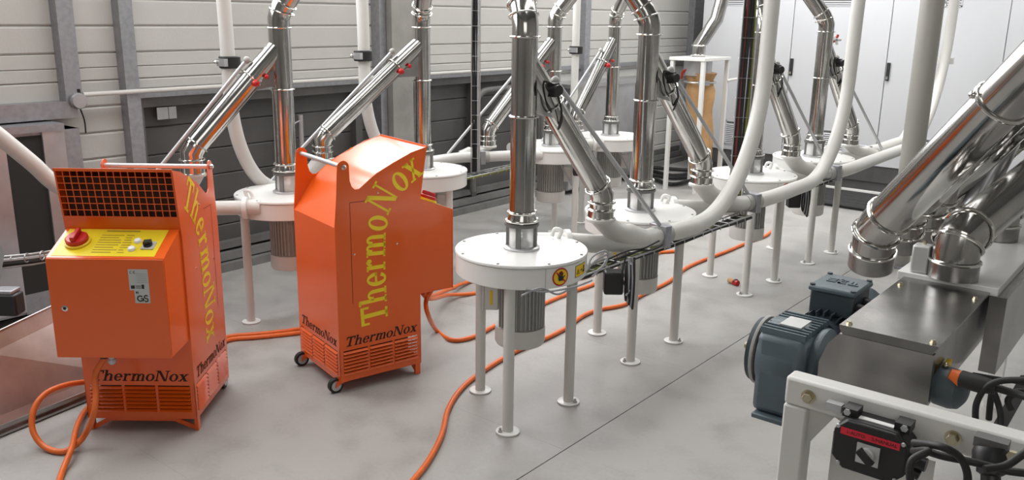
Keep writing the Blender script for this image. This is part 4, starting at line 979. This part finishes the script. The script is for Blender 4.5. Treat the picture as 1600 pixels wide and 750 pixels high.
t.location = G0 + GS

# white frame in the near right corner
FY = 1.885; FZ = 1.035
t = empty('machine_stand', (-.70, FY, 0), 0, 'white square tube frame in the near right corner carrying the black switch box', 'stand'); off = V((-.70, FY, 0))
MB().box(-.690, .55, FY, FY + .055, FZ - .070, FZ).build('top_beam', M['white2'], t, off, bevel=.008)
MB().box(-.690, -.632, FY, FY + .055, 0, FZ - .070).build('leg', M['white2'], t, off, bevel=.006)
MB().box(.40, .46, FY, FY + .055, 0, FZ - .07).build('leg', M['white2'], t, off, bevel=.006)
MB().prism([(-.632, FZ - .07), (-.57, FZ - .07), (-.632, FZ - .17)], lambda a, b, tt: V((a, tt, b)), FY + .02, FY + .028).build('gusset', M['white2'], t, off)
MB().box(-.585, -.36, FY + .06, FY + .066, .1, FZ - .13).build('back_panel', M['white2'], t, off)
MB().box(-.47, -.46, FY + .052, FY + .06, .1, FZ - .13).build('panel_fold', M['white2'], t, off)
for x in (-.632, -.322):
    b = MB().lathe([(.017, 0), (.017, .003)], (x, FY, FZ - .036), (0, -1, 0), 20).lathe([(.0125, .003), (.0125, .013), (.010, .015)], (x, FY, FZ - .036), (0, -1, 0), 6).build('hex_bolt', M['brass'], t, off)
# switch box
BX0, BX1, BZ0, BZ1 = -.585, -.425, .862, .975
B = V((-.467, FY - .03, .946))
t = empty('switch_box', B, 0, 'black octagonal switch box with red label strip and silver rotary switch', 'switch')
hx, hz = .078, .058; c = .026
oc = [(-hx + c, -hz), (hx - c, -hz), (hx, -hz + c), (hx, hz - c), (hx - c, hz), (-hx + c, hz), (-hx, hz - c), (-hx, -hz + c)]
MB().prism(oc, lambda a, b, tt: V((a, tt, b)), -.035, .028).build('case', M['black'], t, bevel=.004)
MB().prism([(a*.985, b*.985) for a, b in oc], lambda a, b, tt: V((a, tt, b)), -.045, -.035).build('case_lid', M['black'], t, bevel=.003)
for (x, z) in ((-.068, .04), (.068, .04), (-.06, -.046), (.06, -.046)): MB().lathe([(.005, 0), (.004, .003)], (x, -.045, z), (0, -1, 0), 10).build('lid_screw', M['rod'], t)
s_ = MB().box(-.062, .062, -.0465, -.045, .024, .040).build('label_strip', M['redsign'], t)
# strip lettering 1-AUTO   MANUAL
def fontword(text, size, loc, rot, mt, parent, name='lettering'):
    cu = bpy.data.curves.new(name, 'FONT'); cu.body = text; cu.size = size; cu.align_x = 'CENTER'; cu.align_y = 'CENTER'; cu.extrude = .0002
    o = bpy.data.objects.new(name, cu); C.objects.link(o)
    dg = bpy.context.evaluated_depsgraph_get(); me = bpy.data.meshes.new_from_object(o.evaluated_get(dg)); bpy.data.objects.remove(o)
    me.materials.clear(); me.materials.append(mt)
    o = bpy.data.objects.new(name, me); C.objects.link(o); o.parent = parent; o.location = loc; o.rotation_euler = rot; return o
fontword('1-AUTO', .011, (-.030, -.0468, .032), (PI/2, 0, 0), M['print_black'], s_)
fontword('2-MANUAL', .011, (.030, -.0468, .032), (PI/2, 0, 0), M['print_black'], s_)
pl_ = MB().box(-.024, .024, -.048, -.045, -.030, .016).build('switch_plate', M['silver'], t)
MB().lathe([(.016, 0), (.016, .008), (.013, .010)], (0, -.048, -.006), (0, -1, 0), 24).build('knob_base', M['silver'], pl_)
MB().obox((0, -.064, -.006), (.75, 0, -.65), (.65, 0, .75), (0, 1, 0), .020, .006, .008).build('knob_grip', M['black'], pl_)
MB().box(-.035, .038, -.02, -.005, hz - .001, hz + .002).build('top_label', M['label_white'], t)
for s in (-1, 1):
    MB().obox((s*.055, .0, hz + .006), (1, 0, 0), (0, 1, 0), (0, 0, 1), .016, .02, .01).build('mount_lug', M['black'], t)
    MB().lathe([(.008, 0), (.008, .004)], (s*.060, -.02, hz + .008), (0, -1, 0), 6).build('lug_screw', M['rod'], t)
MB().cyl((hx, 0, -.01), (hx + .03, 0, -.012), .015, seg=12).build('gland', M['black'], t)
MB().cyl((hx, 0, -.035), (hx + .02, 0, -.04), .012, seg=12).build('gland', M['black'], t)
MB().box(-.115, -.08, .0, .02, hz - .01, hz + .008).build('side_tab', M['rod'], t)
# loops of black cable
def bl(pts, label, r=.0075):
    p0 = V(pts[0]); o = MB().tube(spline(pts, 7), r, 10).build('black_cable', M['rubber'], None, p0); o.location = p0; tag(o, label, 'cable', 'black cables around the white frame')
D = 1.62
bl([ad(1428, 692, 1.70), ad(1470, 698, D), ad(1500, 715, D), ad(1512, 745, D), ad(1505, 775, D)], 'black cable curving down right of the switch box')
bl([ad(1428, 705, 1.70), ad(1450, 705, D), ad(1425, 720, D), ad(1422, 750, D), ad(1430, 775, D)], 'black cable dropping directly below the switch box')
bl([ad(1430, 698, 1.70), ad(1470, 712, 1.66), ad(1520, 722, 1.64), ad(1570, 735, 1.62), ad(1610, 740, 1.6)], 'black cable running right from the switch box')
bl([ad(1524, 655, 2.05), ad(1526, 630, 2.03), ad(1540, 606, 2.0), ad(1565, 595, 1.98), ad(1610, 594, 1.95)], 'black cable arching up behind the white beam')
bl([ad(1545, 655, 2.1), ad(1548, 625, 2.08), ad(1552, 612, 2.06), ad(1562, 640, 2.04), ad(1564, 665, 2.02)], 'narrow hairpin of black cable behind the white beam')
bl([ad(1580, 640, 2.0), ad(1575, 625, 2.0), ad(1590, 612, 2.0), ad(1612, 616, 2.0)], 'short black cable turn at the right edge')
bl([ad(1520, 585, 2.3), ad(1560, 592, 2.28), ad(1612, 600, 2.2)], 'thin black cable behind the plug', .006)
bl([ad(1538, 733, 1.60), ad(1570, 728, 1.6), ad(1595, 712, 1.6), ad(1612, 700, 1.6)], 'black cable rising to the right edge below the beam')
t = empty('black_bracket', ad(1572, 650, 2.25), 0, 'slanting dark flat bar behind the white beam at the right edge', 'bar')
o_ = ad(1572, 650, 2.25)
MB().tube([ad(1560, 670, 2.25), ad(1605, 590, 2.25)], .018, 4).build('flat_bar', M['board'], t, o_)
t = empty('limit_sensor', ad(1545, 720, 1.72), 0, 'black round sensor with ribbed knob hanging under the white beam', 'sensor')
MB().lathe([(.030, .0), (.034, .01), (.034, .03), (.026, .035), (.026, .05), (.018, .055), (.018, .07)], (0, 0, .03), (.2, -.4, -1), 24).build('sensor_body', M['black'], t)
MB().box(-.03, .03, -.015, .015, .03, .05).build('sensor_mount', M['board2'], t)
MB().lathe([(.012, 0), (.012, .01)], (.04, -.01, .03), (0, -1, 0), 6).build('mount_nut', M['brass'], t)

# ---------------------------------------------------------------- big chutes on the right
def chute(base, elbow, far, r, label, rings=(), lower=True, basez=None, n=3):
    base = V(base); elbow = V(elbow); far = V(far); off = base
    t = empty('steel_chute', base, 0, label, 'duct', 'large polished steel chutes at the right')
    dn = (elbow - base).normalized(); d = (far - elbow).normalized()
    L1 = (elbow - base).length
    MB().tube([base, base + dn*L1*.45], r*1.06, 32, cap=False).build('lower_ring', M['steel2'], t, off)
    mid = elbow; a = base + dn*L1*.42
    m1 = elbow*.5 + a*.5 - d*0; e2 = elbow + d*r*1.15
    MB().tube([a, elbow - dn*r*.55, elbow + (d - dn)*r*.12, elbow + d*r*.6, e2], r, 32).build('elbow', M['steel'], t, off)
    MB().tube([e2, far], r, 36).build('chute_pipe', M['steel'], t, off)
    MB().ring(base + dn*L1*.44, dn, r*1.05, .0055).build('clamp_ring', M['chrome'], t, off)
    MB().ring(elbow + (dn*-.25 + d*.05)*r, (dn + d), r*1.08, .0055).build('clamp_ring', M['chrome'], t, off)
    MB().ring(e2, d, r*1.05, .0055).build('clamp_ring', M['chrome'], t, off)
    for s in rings: MB().ring(elbow + (far - elbow)*s, d, r*1.05, .006).sphere(elbow + (far - elbow)*s - RT*r*1.1 + UP*r*.3, .012).build('clamp_ring', M['chrome'], t, off)
    return t
c1b = ad(1360, 415, 3.08); c1e = ad(1369, 358, 3.0); c1f = ad(1578, 146, 2.43); dd = (c1f - c1e)
chute(c1b, c1e, c1e + dd*1.35, .0725, 'large polished steel chute with open elbow end left of the conveyor', rings=(.70,))
c2b = V((-.535, 2.735, LZ + .016)); c2e = c2b + V((0, 0, .115)); c2f = ad(1640, 257, 2.95); d2 = c2f - c2e
chute(c2b, c2e, c2e + d2*1.9, .065, 'large polished steel chute standing on the white conveyor plate', rings=(.75,))
lab1 = ['second open ended steel chute directly behind the largest one', 'third open ended steel chute in the row behind the largest one', 'fourth open ended steel chute, mostly hidden under the largest one']
for k, (px, py) in enumerate(((1406, 392), (1444, 356), (1476, 334))):
    b = ax(px, py, c1b.x + .02*k); s = b - c1b
    b.z = c1b.z + .0
    e = b + (c1e - c1b); chute(b, e, e + dd*1.35, .068, lab1[k])
lab2 = ['second polished steel chute standing on the conveyor plate', 'third polished steel chute standing on the conveyor plate', 'fourth polished steel chute standing on the conveyor plate', 'farthest visible steel chute standing on the conveyor plate']
for k in range(4):
    s = V((0, .62*(k + 1), 0)); chute(c2b + s, c2e + s, c2e + s + d2*1.9, .062, lab2[k])
# steeper grey bare duct behind
t = empty('grey_duct', ad(1522, 330, 3.3), 0, 'steep matt grey pipe seen between the two large steel chutes', 'duct'); off = ad(1522, 330, 3.3)
MB().tube([ad(1520, 325, 3.3), ad(1622, 130, 3.2)], .045, 24).build('duct_body', M['galv_light'], t, off)
# small silver sensor box on the white plate
t = empty('sensor_box', (-.625, 2.74, LZ + .014), 0, 'small silver and black sensor box beside the chute foot on the white plate', 'sensor')
MB().box(-.025, .025, -.03, .02, 0, .085).build('sensor_case', M['silver'], t, bevel=.006)
MB().box(.025, .034, -.03, .03, 0, .088).build('sensor_back', M['black'], t, bevel=.002)
MB().lathe([(.006, 0), (.006, .012)], (.0, .0, .085), seg=8).build('sensor_screw', M['brass'], t)

# ================================================================== LEFT CORNER
# leaning steel sheet trough
f0 = az(-60, 705); f1 = az(225, 588); u0 = V((-4.40, 1.05, .44)); 
t0a = ad(-60, 545, 3.6); t1a = ad(165, 440, 3.75)
t = empty('steel_trough', f0, 0, 'large scuffed sheet steel trough side standing on the floor at the left edge', 'trough'); off = f0
thk = V((-.012, -.01, 0))
tt0 = f0 + V((-.33, .10, .44)); tt1 = f1 + V((-.38, .12, .50))
tt0 = ad(-60, 545, (f0 - CAM).dot(FW) + .12); tt1 = ad(205, 420, (f1 - CAM).dot(FW) + .22)
MB().add([f0, f1, tt1, tt0, f0 + thk, f1 + thk, tt1 + thk, tt0 + thk], [(0, 1, 2, 3), (7, 6, 5, 4), (0, 4, 5, 1), (1, 5, 6, 2), (2, 6, 7, 3), (3, 7, 4, 0)]).build('sheet_side', M['trough'], t, off, smooth=False)
back_v = V((-.5, .35, 0))*.5
MB().add([tt0, tt1, tt1 + back_v - V((0, 0, .3)), tt0 + back_v - V((0, 0, .3))], [(0, 1, 2, 3)]).build('inner_sheet', M['galv'], t, off, smooth=False)
MB().bar(f0 + V((.012, -.01, .012)), f1 + V((.012, -.01, .012)), .035, .010).bar(f0 + V((.004, 0, .03)), f1 + V((.004, 0, .03)), .006, .035).build('bottom_flange', M['steel2'], t, off)
MB().tube([tt0, tt1], .006, 8).build('top_edge', M['steel2'], t, off)
# small motor behind the trough
t = empty('small_motor', ad(14, 474, 3.9), 0, 'small dark motor behind the trough at the left edge', 'motor')
d = V((.78, .63, 0)); n = V((.63, -.78, 0))
MB().obox((0, 0, 0), d, n, (0, 0, 1), .052, .04, .05).build('motor_case', M['black'], t, bevel=.01)
MB().obox((-.01, 0, .058), d, n, (0, 0, 1), .045, .038, .010).build('motor_cap', M['galv'], t, bevel=.006)
for k in range(6): MB().obox(d*-.085 + n*.04 + V((0, 0, .05 - .03*k)), d, n, (0, 0, 1), .02, .012, .010).build('motor_rib', M['wire'], t)
# bundle rods / tray at left
t = empty('cable_tray', ad(10, 412, 4.3), 0, 'wire tray with pale cables reaching from the left edge to the heater', 'cable tray'); off = ad(10, 412, 4.3)
for (y0, y1, mm, rr) in ((402, 388, 'wire', .006), (408, 394, 'galv_light', .012), (413, 399, 'rubber', .014), (420, 402, 'wire', .006), (405, 393, 'brass', .005)):
    MB().tube([ad(-30, y0 + 3, 4.2), ad(50, (y0 + y1)/2 + 2, 4.3), ad(110, y1, 4.4)], rr, 8).build('tray_rod', M[mm], t, off)
for px in (20, 42, 66): MB().ring(ad(px, 409 - .15*px, 4.27), RT, .022, .003, 12, 6).build('tray_hoop', M['wire'], t, off)
t = empty('white_hopper', ad(-10, 420, 4.1), 0, 'edge of a pale metal housing cut by the left edge of the photo', 'housing'); off = ad(-10, 420, 4.1)
pA = [ad(-60, 384, 4.1), ad(2, 384, 4.1), ad(7, 396, 4.1), ad(0, 440, 4.1), ad(-60, 445, 4.1)]
bk = V((-.5, -.3, 0))*.3
MB().add(pA + [p_ + bk for p_ in pA], [(0, 1, 2, 3, 4), (9, 8, 7, 6, 5)] + [(i, (i + 1) % 5, (i + 1) % 5 + 5, i + 5) for i in range(5)]).build('housing_shell', M['galv_light'], t, off, smooth=False)
